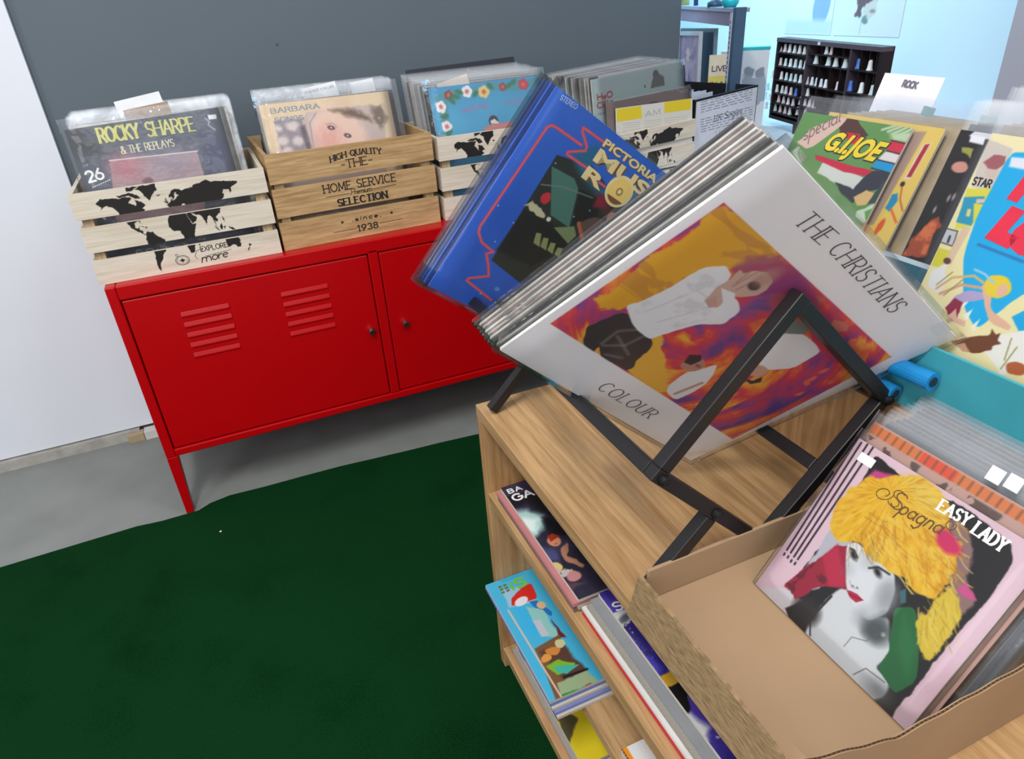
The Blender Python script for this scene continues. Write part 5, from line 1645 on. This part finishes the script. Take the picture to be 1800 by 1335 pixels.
# stack behind it, stepping to the right
g2 = comic_at('yellow comic with a red bar and blue patch peeking out right of the green comic', far(1605, 226, .97) + np.array([.012, -.032, .002]), True, .42, (226, 196, 100), .0011)
a = g2.art
J = crop(g2, 1380, 180, 4.45)
a.poly(J((1000, 230), (1110, 230), (690, 960), (640, 960)), (176, 150, 136))
a.poly(J((1085, 325), (1150, 318), (985, 600), (930, 600)), (226, 214, 206)); a.poly(J((1095, 332), (1135, 326), (985, 588), (950, 585)), (170, 36, 44))
a.poly(J((840, 720), (885, 715), (880, 770), (810, 860), (780, 830)), (24, 140, 186), wob=.002)
a.line(J((920, 640), (900, 760), (920, 850)), .002, (196, 96, 50)); a.line(J((830, 840), (870, 940)), .003, (220, 110, 40)); a.ell(J((740, 980))[0], .004, .009, (214, 90, 30), wob=.003)
a.ell(J((920, 640))[0], .003, .003, (40, 30, 30))
a.c = a.c * .93
g2.done()
filed(7, 'comic_book', 'bagged comic with a brown backing board in the far stack behind the yellow comic', 'comic', 'bagged comics in the far stack',
      np.array(far(1605, 226, .97)) + np.array([.026, -.052 + CW / 2, .002]) - lean_v(.40) * CH, (.0095, -.0012, 0), uD, lean_v(.40), CW, CH, .0032, (.006, .006, 0, .020), random.Random(8), CLEAR, .004, -.004)
for o in [o for o in bpy.data.objects if o.name.startswith('comic_book') and o.get('group') == 'bagged comics in the far stack']:
    for c in o.children:
        if c.name.startswith('pages'): c.data.materials[0] = BROWNB

# white paper standing in the stack
pp = far(1612, 205, 1.16)
qa = [hit(x, y, -np.cross(lean_v(.35), uD), pp) for x, y in ((1556, 128), (1662, 137), (1606, 232), (1500, 215))]
uq = qa[1] - qa[0]; wq = np.linalg.norm(uq)
pr = empty('paper_sign', frame((qa[0] + qa[1]) / 2, uq, lean_v(.35))); tag(pr, 'white paper sign with one small grey word standing behind the green comic', 'sign')
MB().box(-wq / 2, wq / 2, -.19, 0, -.0005, 0).build('sheet', flat('white_paper', (232, 230, 236), rough=.7, var=.01), pr)
Rq = np.array(pr.matrix_world)[:3, :3]
def _pm(x, y):
    q = hit(x, y, Rq[:, 2], qa[0]); l = Rq.T @ (q - (qa[0] + qa[1]) / 2); return l[:2]
write('lettering', pr, 'ROCK', _pm(1586, 152), _pm(1610, 156), .008, .0006, flat('print_grey', (112, 106, 116)), thick=.3, gap=.14)

# black and orange comic
g3 = comic_at('black comic with glowing orange rock at its foot, left of the blue titled comic', far(1690, 228, .93), False, .36, (30, 28, 30), .001)
a = g3.art
D = crop(g3, 1560, 180, 4.45)
a.poly(D((700, 215), (860, 240), (850, 300), (640, 260)), (206, 206, 212), wob=.001)
a.poly(D((655, 255), (770, 275), (750, 335), (640, 310)), (226, 224, 230))
a.ell(D((560, 510))[0], .009, .006, (196, 140, 124), wob=.002); a.poly(D((580, 350), (680, 360), (640, 440), (570, 400)), (150, 150, 70), wob=.004)
a.poly(D((110, 1190), (180, 1080), (300, 940), (400, 880), (420, 950), (300, 1200)), (156, 72, 44), wob=.005, wf=80, soft=.001)
a.speck(70, .48, .62, (206, 110, 66), seed=91, mask=a.mask_poly(D((130, 1190), (300, 960), (410, 900), (300, 1190))))
for p in ((370, 840), (480, 750), (520, 740)): a.ell(D(p)[0], .0015, .004, (150, 140, 140))
g3.done()
filed(3, 'comic_book', 'bagged comic filed behind the black and orange comic', 'comic', 'bagged comics in the middle stack',
      np.array(far(1690, 228, .93)) + np.array([.014, -CW / 2 - .002, .004]) - lean_v(.34) * CH, (.011, 0, 0), uD, lean_v(.34), CW, CH, .0032, (.006, .006, 0, .024), random.Random(18), CLOUDY, .004, -.004)
# teal index tabs
for k, (x0, x1, yy, d_) in enumerate(((1621, 1642, 194, 1.06), (1722, 1752, 211, 1.0))):
    A, B = far(x0, yy, d_), far(x1, yy + 5, d_)
    r = empty('index_tab', frame((A + B) / 2, B - A, lean_v(.34))); w_ = np.linalg.norm(B - A)
    MB().box(-w_ / 2, w_ / 2, -.16, .005, -.0005, .0005).build('tab', flat('tab_clear', (186, 196, 204), rough=.3), r)
    MB().box(-w_ / 2, w_ / 2, -.006, .0055, -.0008, .0008).build('tab_end', flat('tab_teal', (44, 128, 122)), r)
    tag(r, ('teal tipped index tab just right of the white paper sign', 'teal tipped index tab above the black and orange comic')[k], 'tab')
# dark teal card peeking at the foot
cq = far(1612, 470, .86)
r = empty('index_card', frame(cq, uD, lean_v(.38))); tag(r, 'dark teal card with a pale rim peeking out below the black and orange comic', 'card')
MB().box(-.045, .022, -.085, .006, -.001, 0).build('card', flat('pale_rim', (170, 184, 192)), r)
MB().box(-.040, .017, -.085, .001, .0001, .0006).build('print', DTEAL, r)

# the blue titled one
P0 = far(1745, 234, .85)
g4 = comic_at('cream comic with a big blue panel and red title, nearest in the teal bin', P0, False, .33, (232, 220, 168), .00085, (.008, .006, 0, .03), None)
a = g4.art
E_ = crop(g4, 1640, 240, 3.181)
a.speck(8, .4, .8, (238, 228, 190), seed=101, alpha=.6)
a.poly(E_((310, 10), (450, 60), (400, 180), (340, 300), (220, 280), (250, 160)), (206, 196, 186), wob=.002)
a.poly(E_((275, 150), (340, 105), (410, 110), (400, 150), (350, 190), (300, 180)), (160, 92, 96), wob=.002); a.poly(E_((290, 185), (360, 190), (340, 240), (290, 230)), (206, 186, 176), wob=.002)
a.poly(E_((195, 290), (330, 290), (300, 400), (220, 500), (120, 520), (150, 420)), (216, 208, 70), wob=.001)
a.poly(E_((175, 340), (290, 335), (285, 380), (230, 375), (225, 480), (215, 500), (130, 480), (160, 400)), (36, 150, 186), sm=False); a.poly(E_((195, 405), (215, 408), (205, 450), (185, 445)), (226, 210, 120))
a.poly(E_((245, 350), (290, 350), (300, 370), (240, 375)), (216, 190, 170))
a.poly(E_((75, 515), (140, 530), (110, 615), (40, 590)), (190, 194, 198)); a.line(E_((75, 515), (140, 530), (110, 615), (40, 590), (75, 515)), .0012, (60, 60, 66)); a.line(E_((95, 560), (85, 590)), .0025, (50, 50, 56))
a.poly(E_((30, 620), (110, 640), (70, 740), (-10, 720)), (212, 204, 60), wob=.001)
a.poly(E_((170, 500), (215, 510), (100, 720), (70, 690)), (216, 190, 160), wob=.001)
a.poly(E_((-20, 760), (60, 710), (90, 700), (60, 760), (90, 800), (20, 880), (-30, 850)), (226, 226, 226), wob=.003); a.ell(E_((80, 695))[0], .004, .003, (90, 56, 46), wob=.002)
BL = (0, 170, 226)
a.poly(E_((435, 90), (560, 90), (560, 860), (480, 900), (240, 1085), (170, 950), (170, 690), (190, 610), (250, 440)), BL)
a.poly(E_((120, 960), (180, 970), (170, 940), (240, 1085), (480, 900), (560, 850), (560, 1250), (400, 1250), (250, 1150)), (232, 222, 170), wob=.002)
for p in (((170, 1000), (225, 965), (190, 1030)), ((215, 1060), (265, 1020), (230, 1090)), ((150, 940), (215, 905), (170, 960))):
    a.poly(E_(*p), (232, 232, 220))
a.poly(E_((440, 1010), (560, 950), (560, 1080), (480, 1090)), (0, 166, 222))
a.poly(E_((250, 1150), (380, 1110), (560, 1080), (560, 1330), (380, 1330)), (232, 230, 222), wob=.002)
a.line(E_((20, 850), (110, 790), (230, 780), (300, 830)), .0026, (206, 176, 120)); a.line(E_((40, 880), (160, 830), (290, 850)), .003, (206, 160, 130))
a.poly(E_((70, 960), (120, 890), (200, 860), (290, 870), (290, 910), (160, 930), (140, 990), (100, 1000)), (176, 160, 196), wob=.002)
a.poly(E_((70, 960), (120, 900), (170, 930), (140, 1010), (90, 1010)), (140, 30, 62), wob=.002); a.poly(E_((85, 1000), (130, 960), (140, 1010), (190, 1030), (180, 1060), (110, 1030)), (222, 180, 160), wob=.002)
a.poly(E_((270, 830), (330, 830), (330, 970), (440, 1060), (420, 1090), (320, 1040), (290, 930)), (222, 178, 150), wob=.002)
a.ell(E_((365, 838))[0], .0125, .0105, (226, 200, 50), wob=.003); a.ell(E_((387, 862))[0], .005, .006, (222, 180, 150)); a.line(E_((235, 745), (290, 770), (340, 820)), .0022, (150, 200, 226))
a.poly(E_((95, 1140), (200, 1120), (310, 1110), (325, 1075), (345, 1110), (375, 1100), (360, 1140), (380, 1160), (330, 1170), (320, 1200), (230, 1215), (180, 1190)), (112, 62, 34), wob=.003)
a.poly(E_((130, 1160), (180, 1150), (210, 1200), (170, 1200)), (200, 150, 120), wob=.002)
for p in (((400, 1250), (440, 1130)), ((380, 1300), (470, 1180)), ((60, 890), (170, 800)), ((20, 830), (110, 760))):
    a.line(E_(*p), .0012, (150, 140, 80))
a.ell(E_((460, 1300))[0], .010, .006, (176, 90, 46), wob=.003)
for k in range(20):
    p = E_((255 + k * 13, 605 + k * 5))[0]; a.ell(p, .0016, .0016, (30, 120, 180))
a.poly(E_((440, 115), (560, 125), (560, 195), (425, 170)), (226, 226, 236), soft=.001)
a.c = a.c * .93
g4.done()
RD = flat('comic_red_ink', (216, 26, 62))
K = lambda x, y: g4.mid((1640 + x / 3.181, 240 + y / 3.181))
d0 = K(410, 350); du = K(560, 412) - d0; du = du / np.linalg.norm(du)
sans('lettering', g4.root, 'POWER', d0, d0 + du * .118, .033, .0006, RD, bold=.13, slant=.10)
d0 = K(285, 570)
sans('lettering', g4.root, 'LORDS', d0, d0 + du * .128, .036, .0006, RD, bold=.13, slant=.15)
write('lettering', g4.root, 'STAR', K(220, 268), K(318, 288), .007, .0006, INK, thick=.2, gap=.2)
filed(4, 'comic_book', 'bagged comic in cloudy plastic filed behind the blue titled comic', 'comic', 'bagged comics in the near stack',
      P0 + np.array([.014, -CW / 2 - .002, .006]) - lean_v(.31) * CH, (.012, 0, 0), uD, lean_v(.31), CW, CH, .0032, (.008, .008, 0, .034), random.Random(28), CLOUDY, .004, -.003)

# two short blue rolls lying in front of the bin
ROLL = flat('blue_roll', (24, 128, 190), rough=.3, var=.1, scale=30)
for k, (A_, B_, r_) in enumerate((((1568, 640), (1640, 672), .0095), ((1524, 664), (1574, 692), .0085))):
    A = on(A_[0], A_[1], 0, .872); B = on(B_[0], B_[1], 0, .872)
    r = empty('plastic_roll', loc=tuple((A + B) / 2)); m_ = (A + B) / 2
    d = (B - A) / np.linalg.norm(B - A)
    MB().tube([A - m_, B - m_], r_, 18).build('roll', ROLL, r, smooth=False)
    MB().tube([B - m_ + d * .0001, B - m_ + d * .0012], r_ * .55, 14).build('roll_core', flat('roll_dark', (30, 40, 48)), r)
    tag(r, ('blue plastic roll lying against the teal bin, the farther right of two', 'blue plastic roll beside the black rack corner, the left of two')[k], 'roll')

# ------------------------------------------------------------------ side table, black box, far room
WTAB = flat('white_table', (206, 210, 218), rough=.5, var=.02)
tb = empty('side_table', loc=(1.55, .17, 0)); tag(tb, 'white side table under the right end crate and the black box', 'table')
MB().box(-.345, .385, -.34, .32, .61, .635).build('table_top', WTAB, tb, bevel=.002)
for x in (-.325, .365):
    for y in (-.32, .30):
        MB().box(x - .018, x + .018, y - .018, y + .018, .0055, .6098).build('leg', WTAB, tb)

L = hit(1223, 176, (0, 0, 1), (0, 0, .845)); R_ = hit(1333, 149, (0, 0, 1), (0, 0, .845))
ub = R_ - L; wb = float(np.linalg.norm(ub)); yb_ = math.atan2(ub[1], ub[0])
bb = empty('storage_box', loc=(L[0], L[1], .6355), rz=yb_); tag(bb, 'open black storage box with a white printed front panel at the end of the crates', 'box')
BK = flat('black_board', (22, 24, 32), rough=.5, var=.1)
D = .36; Hh = .845 - .6355
MB().box(0, wb, 0, .004, 0, Hh).build('front_panel', BK, bb)
MB().box(0, wb, D - .004, D, 0, Hh + .005).build('back_panel', BK, bb)
MB().box(0, .004, .0042, D - .0042, 0, Hh).build('side_panel', BK, bb)
MB().box(wb - .004, wb, .0042, D - .0042, 0, Hh).build('side_panel', BK, bb)
MB().box(.0042, wb - .0042, .0042, D - .0042, 0, .004).build('bottom', BK, bb)
MB().box(.004, wb - .005, -.0008, -.0001, .0, Hh - .006).build('paper_panel', flat('panel_paper', (214, 216, 226), rough=.6, var=.015), bb)
Rb = np.array(Matrix.Rotation(yb_, 3, 'Z'))


def bloc(x, y):
    q = hit(1000 + x / 5.294, 100 + y / 5.294, Rb[:, 1], L); l = Rb.T @ (q - np.array([L[0], L[1], .6355])); return np.array([l[0], l[2]])


GI = flat('panel_grey_ink', (120, 120, 132)); GI2 = flat('panel_dark_ink', (84, 84, 92))
write('lettering', bb, 'U.K.', bloc(1345, 605), bloc(1420, 580), .017, -.0012, GI2, thick=.13, slant=.2, ax='y')
write('lettering', bb, 'Singles', bloc(1445, 575), bloc(1605, 525), .018, -.0012, GI2, thick=.11, slant=.2, gap=.1, ax='y')
mb = MB()
rgl = random.Random(2)
for k in range(13):
    if 5 <= k <= 6: continue
    y = 425 + k * 23
    x = 1225
    while x < 1700:
        w_ = rgl.uniform(20, 70)
        A = bloc(x, y - (x - 1225) * .255); B = bloc(min(x + w_, 1705), y - (min(x + w_, 1705) - 1225) * .255)
        mb.bar((A[0], -.0010, A[1]), (B[0], -.0010, B[1]), .0018, .0002, (0, 0, 1))
        x += w_ + rgl.uniform(10, 24)
mb.build('small_print', GI, bb)
mb = MB()
for k in range(6):
    A = bloc(1360 + k * 36, 712 - k * 9); mb.box(A[0], A[0] + .004, -.0011, -.0009, A[1], A[1] + .005)
mb.build('small_print', flat('panel_red_ink', (176, 140, 150)), bb)
bu = np.array([math.cos(yb_), math.sin(yb_), 0]); bd = np.array([-math.sin(yb_), math.cos(yb_), 0])
for k in range(5):
    r = empty('vinyl_record', frame(L + bu * (.024 + .062) + bd * (.03 + k * .022) - np.array([0, 0, .2035]), bu, (bd[0] * .05, bd[1] * .05, 1)))
    MB().box(-.06, .06, 0, .206 + .003 * (k % 2), -.002, 0).build('jacket', flat('white_inner', (206, 212, 226)), r)
    tag(r, 'white sleeved single standing in the left half of the black storage box', 'record', 'singles in the black box')

# counter in the far room
tl = far(1367, 66, 2.8)
zt = tl[2]
tr = hit(1552, 83, (0, 0, 1), (0, 0, zt))
uc = tr - tl; wc = float(np.linalg.norm(uc)); uc /= wc
nc = np.cross(uc, (0, 0, 1.0))
bl = hit(1336, 196, nc, tl)
hc = float(zt - bl[2]) + .012
ctz = zt - hc - .03
ct = empty('counter', loc=(2.2, .35, 0)); tag(ct, 'white counter in the far room carrying the dark display case', 'counter')
MB().box(-.25, .295, -.62, .62, ctz - .03, ctz).build('worktop', WTAB, ct, bevel=.002)
MB().box(-.23, .29, -.60, .60, .0055, ctz - .0302).build('front_unit', WTAB, ct)

# display case of thimbles
DARK = wood('dark_case_wood', (24, 18, 22), (44, 32, 36), axis=1, rough=.5)
Mc = frame(tl - np.array([0, 0, hc]), uc, (0, 0, 1))
dc = empty('display_case', Mc); tag(dc, 'dark wooden wall case of small compartments filled with pale thimbles', 'case')
Rc = np.array(Mc)[:3, :3]; Oc = np.array(Mc)[:3, 3]


def cl(x, y, dz=0.0):
    q = hit(1320 + x / 7.5, 50 + y / 7.5, Rc[:, 2], Oc + Rc[:, 2] * dz); l = Rc.T @ (q - Oc); return np.array([l[0], l[1]])


dp = .034
MB().box(0, wc, 0, hc, -dp - .004, -dp).build('back_board', DARK, dc)
MB().box(0, wc, hc - .012, hc, -dp + .0002, .002).build('top_rail', flat('case_rail', (84, 74, 84), rough=.5), dc)
MB().box(0, wc, 0, .010, -dp + .0002, .0).build('bottom_rail', DARK, dc)
MB().box(0, .009, .0102, hc - .0122, -dp + .0002, 0).build('side_rail', DARK, dc)
MB().box(wc - .009, wc, .0102, hc - .0122, -dp + .0002, 0).build('side_rail', DARK, dc)
xd1 = (cl(800, 290)[0] + cl(600, 960)[0]) / 2; xd2 = (cl(1360, 330)[0] + cl(1180, 860)[0]) / 2
for xx in (xd1, xd2):
    MB().box(xx - .004, xx + .004, .0102, hc - .0122, -dp + .0002, -.0005).build('divider', flat('case_divider', (66, 58, 68), rough=.5), dc)
for f_ in (.28, .55, .78):
    for xa, xb in ((xd1, xd2), (xd2, wc)):
        xx = xa + (xb - xa) * f_
        MB().box(xx - .002, xx + .002, .0102, hc - .0122, -dp + .0002, -.010).build('divider', DARK, dc)
MB().box(wc * .46 - .006, wc * .46 + .006, hc - .010, hc - .001, .0022, .004).build('hook', flat('hook_white', (220, 220, 224)), dc)
MB().box(xd1 - .03, xd1 + .06, -.03, -.0002, -dp, -.002).build('foot', DARK, dc)
# rows: (y at left, y at right over that column)
TH = []
for xs, ya, yb2 in (((380, 440, 500, 565, 630, 695, 760), 320, 352), ((328, 380, 445, 510, 575, 640, 705), 495, 540), ((265, 325, 390, 455, 515, 575, 640), 670, 720), ((208, 275, 330, 400, 450, 515, 580), 838, 893), ((178, 230, 300, 355, 420, 480, 545), 955, 1020), ((135, 190, 265, 310, 375, 440, 500), 1070, 1140)):
    for i, x in enumerate(xs): TH.append((x, ya + (yb2 - ya) * i / 6, 0))
for x, y in ((985, 352), (1050, 356), (845, 485), (1010, 500), (1105, 512), (1230, 528), (725, 760), (790, 768), (850, 775), (910, 782), (970, 790), (1125, 815), (735, 905), (635, 1032), (700, 1036), (760, 1050), (820, 1050), (600, 1160), (650, 1170), (700, 1178)): TH.append((x, y, 1))
for x, y in ((1400, 545), (1550, 570), (1290, 845), (1435, 870), (1580, 890)): TH.append((x, y, 2))
# shelves under the rows
rows1 = sorted({round(float(np.mean([cl(x, y)[1] for x, y, c in TH[i * 7:(i + 1) * 7]])), 4) for i in range(6)}, reverse=True)
for zz in rows1:
    MB().box(.0092, xd1 - .0042, zz - .004, zz - .0004, -dp + .0002, -.001).build('shelf', DARK, dc)
rows2 = [float(np.mean([cl(x, y)[1] for x, y in q])) for q in (((845, 485), (1230, 528)), ((725, 760), (1125, 815)), ((735, 905),), ((635, 1032), (820, 1050)), ((600, 1160), (700, 1178)))]
r0 = float(np.mean([cl(985, 352)[1], cl(1050, 356)[1]]))
for zz in [r0] + rows2:
    MB().box(xd1 + .0042, xd2 - .0042, zz - .004, zz - .0004, -dp + .0002, -.001).build('shelf', DARK, dc)
rows3 = [float(np.mean([cl(x, y)[1] for x, y in q])) for q in (((1400, 545), (1550, 570)), ((1290, 845), (1580, 890)))]
for zz in rows3:
    MB().box(xd2 + .0042, wc - .0092, zz - .004, zz - .0004, -dp + .0002, -.001).build('shelf', DARK, dc)
THM = [flat('thimble_white', (240, 243, 248), rough=.3), flat('thimble_rose', (226, 214, 220), rough=.3), flat('thimble_aqua', (212, 232, 238), rough=.3)]
THB = flat('thimble_blue', (70, 120, 206), rough=.3)


def thimble_mesh(h_, r_, mat):
    return MB().lathe([(r_, 0), (r_ * 1.02, h_ * .08), (r_ * .82, h_ * .16), (r_ * .66, h_ * .6), (r_ * .60, h_ * .85), (r_ * .42, h_ * .97), (r_ * .15, h_)], n=14, axis=1).build('thimble', mat, None, smooth=True)


base = {}
n_ = 0
rgt = random.Random(7)
for x, y, c in TH:
    l = cl(x, y, -.012)
    zrow = min((rows1 if c == 0 else [r0] + rows2 if c == 1 else rows3), key=lambda q: abs(q - cl(x, y)[1]))
    big = (y > 430 and y < 560 and c == 1) or c == 2
    blue = (x, c) in ((580, 0), (1400, 2), (1290, 2))
    key = (big, 'b' if blue else rgt.randrange(3))
    if key not in base:
        o = thimble_mesh(.030 if big else .026, .0098 if big else .0075, THB if blue else THM[key[1]]); base[key] = o
    else:
        o = base[key].copy(); COL.objects.link(o)
    sc_ = rgt.uniform(.92, 1.04)
    o.matrix_world = Mc @ Matrix.Translation((l[0], zrow, -.014)) @ Matrix.Diagonal((sc_, sc_, sc_, 1))
    if blue:
        tag(o, {580: 'blue thimble at the right end of the fourth row of the left column', 1400: 'bright blue thimble in the upper right part of the dark case', 1290: 'grey blue thimble in the lower right part of the dark case'}[x], 'thimble')
        for k_ in ('group',):
            if k_ in o: del o[k_]
    else:
        tag(o, 'pale thimble standing in a compartment of the dark case', 'thimble', 'pale thimbles in the dark case')

# picture box and yellow card on the counter
A = far(1268, 91, 2.78); B = far(1352, 101, 2.78); B[2] = A[2]; u_ = B - A; w_ = float(np.linalg.norm(u_)); h_ = A[2] - ctz - .0005
pb = empty('picture_box', frame((A + B) / 2 - np.array([0, 0, h_]), u_, (0, 0, 1))); tag(pb, 'white box with grey figures printed on it and a turquoise lid edge', 'box')
MB().box(-w_ / 2, w_ / 2, 0, h_, -.04, -.0005).build('carton', flat('box_white', (222, 228, 234)), pb)
ar = Art(w_, h_, (222, 228, 236), .0025)
for c, s in (((.30, .55), .9), ((.62, .6), 1.1), ((.86, .6), 1.0), ((.10, .5), .7)):
    x, y = c[0] * w_, c[1] * h_
    ar.ell((x, y + .03 * s), .016 * s, .016 * s, (140, 152, 170), wob=.008); ar.poly([(x - .02 * s, y + .02 * s), (x + .018 * s, y + .015 * s), (x + .03 * s, y - .06 * s), (x - .012 * s, y - .08 * s)], (162, 174, 188), wob=.012)
ar.line([(.44 * w_, 0), (.46 * w_, h_)], .003, (190, 200, 210))
ar.build('front_print', pb, -w_ / 2, 0, 0)
MB().box(-w_ * .26, w_ / 2 + .002, h_ + .0002, h_ + .010, -.042, -.002).build('lid_edge', flat('turquoise', (40, 176, 190)), pb)
A2 = far(1244, 96, 2.70); B2 = far(1266, 93, 2.70); B2[2] = A2[2]; u2 = B2 - A2; w2 = .085
h2 = A2[2] - ctz - .0005
yc = empty('price_card', frame(A2 + u2 / np.linalg.norm(u2) * (w2 / 2 - .012) + np.array([0, -.03, -h2]), u2, (0, 0, 1))); tag(yc, 'cream and yellow card with dark lettering beside the white picture box', 'card')
MB().box(-w2 / 2, w2 / 2 - .02, 0, h2, -.002, 0).build('card', flat('cream_sign', (226, 216, 190)), yc)
MB().box(-w2 / 2, w2 / 2 - .02, h2 * .56, h2 * .74, .0001, .0005).build('yellow_band', flat('sign_yellow', (222, 206, 110)), yc)
for t_, yy in (('LIVE', .80), ('IN IN', .60), ('Name', .36)):
    write('lettering', yc, t_.upper() if t_ != 'Name' else 'nam', (-w2 * .36, h2 * yy), (w2 * .2, h2 * yy), .016, .0008, flat('sign_ink', (86, 74, 96)), thick=.2)

# grey rack with frames at the back
A = far(1195, 10, 3.0); B = hit(1293, 15, (0, 0, 1), (0, 0, A[2])); u_ = B - A; w_ = float(np.linalg.norm(u_)); u_ /= w_
zc = A[2]
gs = empty('shelf_rack', frame(np.array([A[0], A[1], ctz + .0005]), u_, (0, 0, 1))); tag(gs, 'grey metal shelf rack with a perforated post at the back of the far room', 'rack')
STEEL = flat('grey_steel', (150, 152, 176), rough=.4, var=.05); DSTEEL = flat('dark_steel', (58, 84, 112), rough=.5)
hz = zc - ctz
MB().box(-.12, w_, hz - .012, hz, -.045, 0).build('shelf_board', STEEL, gs, bevel=.001)
MB().box(-.12, w_ - .02, hz - .05, hz - .0122, -.012, -.004).build('shelf_rail', flat('mauve_steel', (140, 126, 150)), gs)
MB().box(w_ - .030, w_ - .012, 0, hz - .0123, -.010, .004).build('post', flat('pale_steel', (196, 198, 214)), gs)
MB().box(w_ - .0118, w_ + .012, 0, hz + .002, -.03, .002).build('side_panel', DSTEEL, gs)
mb = MB()
k = 0
while k * .014 + .02 < hz - .03:
    mb.box(w_ - .024, w_ - .018, .02 + k * .014, .026 + k * .014, .0042, .0048); k += 1
mb.build('post_hole', DSTEEL, gs)
Rg = np.array(gs.matrix_world)[:3, :3]; Og = np.array(gs.matrix_world)[:3, 3]


def onrack(x, y, dz=0.0):
    q = hit(x, y, Rg[:, 2], Og + Rg[:, 2] * dz); return q


for k, (lab, pts_, fc, pc, dz) in enumerate((('dark navy picture frame leaning under the grey shelf, the larger one behind', (1198, 50, 1259), (110, 130, 140), (24, 30, 62), -.03),
                                     ('silver framed mauve picture leaning in front under the grey shelf', (1196, 56, 1232), (176, 182, 190), (146, 118, 146), .025))):
    A = onrack(pts_[0], pts_[1], dz); B = onrack(pts_[2], pts_[1], dz)
    w2 = float(np.linalg.norm(B - A)); h2 = float(A[2]) - ctz - .001
    fr = empty('framed_picture', frame((A + B) / 2 - np.array([0, 0, h2]), B - A, (0, 0, 1))); tag(fr, lab, 'frame')
    for b4 in ((-w2 / 2, w2 / 2, h2 - .012, h2), (-w2 / 2, w2 / 2, 0, .012), (-w2 / 2, -w2 / 2 + .010, .0122, h2 - .0122), (w2 / 2 - .010, w2 / 2, .0122, h2 - .0122)):
        MB().box(b4[0], b4[1], b4[2], b4[3], -.012, 0).build('frame_bar', flat('frame_%d' % k, fc, rough=.4), fr)
    ar = Art(w2 - .02, h2 - .024, pc, .003)
    if k == 1:
        ar.speck(30, .5, .7, (176, 146, 170), seed=5)
        ar.ell((w2 * .4, h2 * .72), .03, .02, (196, 166, 160), wob=.01)
        for c in ((.3, .72), (.5, .7), (.62, .71)): ar.ell((w2 * c[0], h2 * c[1]), .005, .006, (52, 40, 70))
        ar.poly([(w2 * .3, h2 * .2), (w2 * .7, h2 * .2), (w2 * .5, h2 * .6)], (96, 96, 140), wob=.008)
    ar.build('picture', fr, -w2 / 2 + .01, .012, -.004)
for lab, px_, c_, prof in (('yellow green bottle on the grey shelf', (1203, 10), (196, 206, 120), [(.018, 0), (.018, .04), (.008, .055), (.008, .07)]),
                     ('small dark navy bottle on the grey shelf', (1223, 10), (40, 70, 120), [(.008, 0), (.008, .05), (.004, .06)]),
                     ('dark blue cap lying on the grey shelf', (1257, 12), (44, 80, 110), [(.026, 0), (.026, .012), (.010, .02), (.006, .03)]),
                     ('turquoise bowl on the end of the grey shelf', (1283, 13), (30, 190, 206), [(.018, 0), (.026, .012), (.027, .026)])):
    q = hit(px_[0], px_[1], (0, 0, 1), (0, 0, zc)); q = onrack(px_[0], px_[1], -.022)
    o = MB().lathe(prof, n=16).build('bottle' if 'bottle' in lab else 'bowl' if 'bowl' in lab else 'cap', flat('c_' + lab[:12].replace(' ', '_'), c_, rough=.35), None, smooth=True)
    o.location = (q[0], q[1], zc + .0005); tag(o, lab, 'bottle' if 'bottle' in lab else 'bowl' if 'bowl' in lab else 'cap')

# posters on the bright wall
for lab, y1, y0, z0, k in (('pale poster with a grey blue oval on the bright wall', .735, .50, .925, 0), ('pale poster with a brown haired head on the bright wall', .485, .20, .925, 1)):
    p = empty('poster', frame((2.4985, (y0 + y1) / 2, z0), (0, -1, 0), (0, 0, 1))); tag(p, lab, 'poster')
    w2 = y1 - y0; h2 = .34
    MB().box(-w2 / 2, w2 / 2, 0, h2, -.001, 0).build('sheet', flat('poster_paper', (214, 226, 230)), p)
    ar = Art(w2, h2, (216, 228, 232), .003)
    Rp = np.array(p.matrix_world)[:3, :3]; Op = np.array(p.matrix_world)[:3, 3]
    f = lambda x, y: (Rp.T @ (hit(1350 + x / 4, y / 4, Rp[:, 2], Op) - Op))[:2] + np.array([w2 / 2, 0])
    if k == 0:
        ar.ell(f(378, 40), .040, .075, (140, 176, 208), rot=-.12)
        ar.rect(0, w2, .0, .05, (196, 216, 226), soft=.01)
    else:
        ar.poly([f(640, -60), f(820, -60), f(740, 40), f(690, 30), f(660, 60), f(640, 130), f(612, 110), f(630, 40)], (112, 96, 104), wob=.01)
        ar.poly([f(690, 20), f(780, -20), f(760, 100), f(690, 150), f(665, 90)], (206, 206, 204), wob=.008)
        ar.ell(f(735, 78), .012, .006, (150, 150, 150)); ar.ell(f(682, 140), .014, .010, (120, 150, 150), wob=.01)
        ar.line([f(665, 110), f(640, 240)], .003, (170, 186, 190))
    ar.build('print', p, -w2 / 2, 0, .0004)
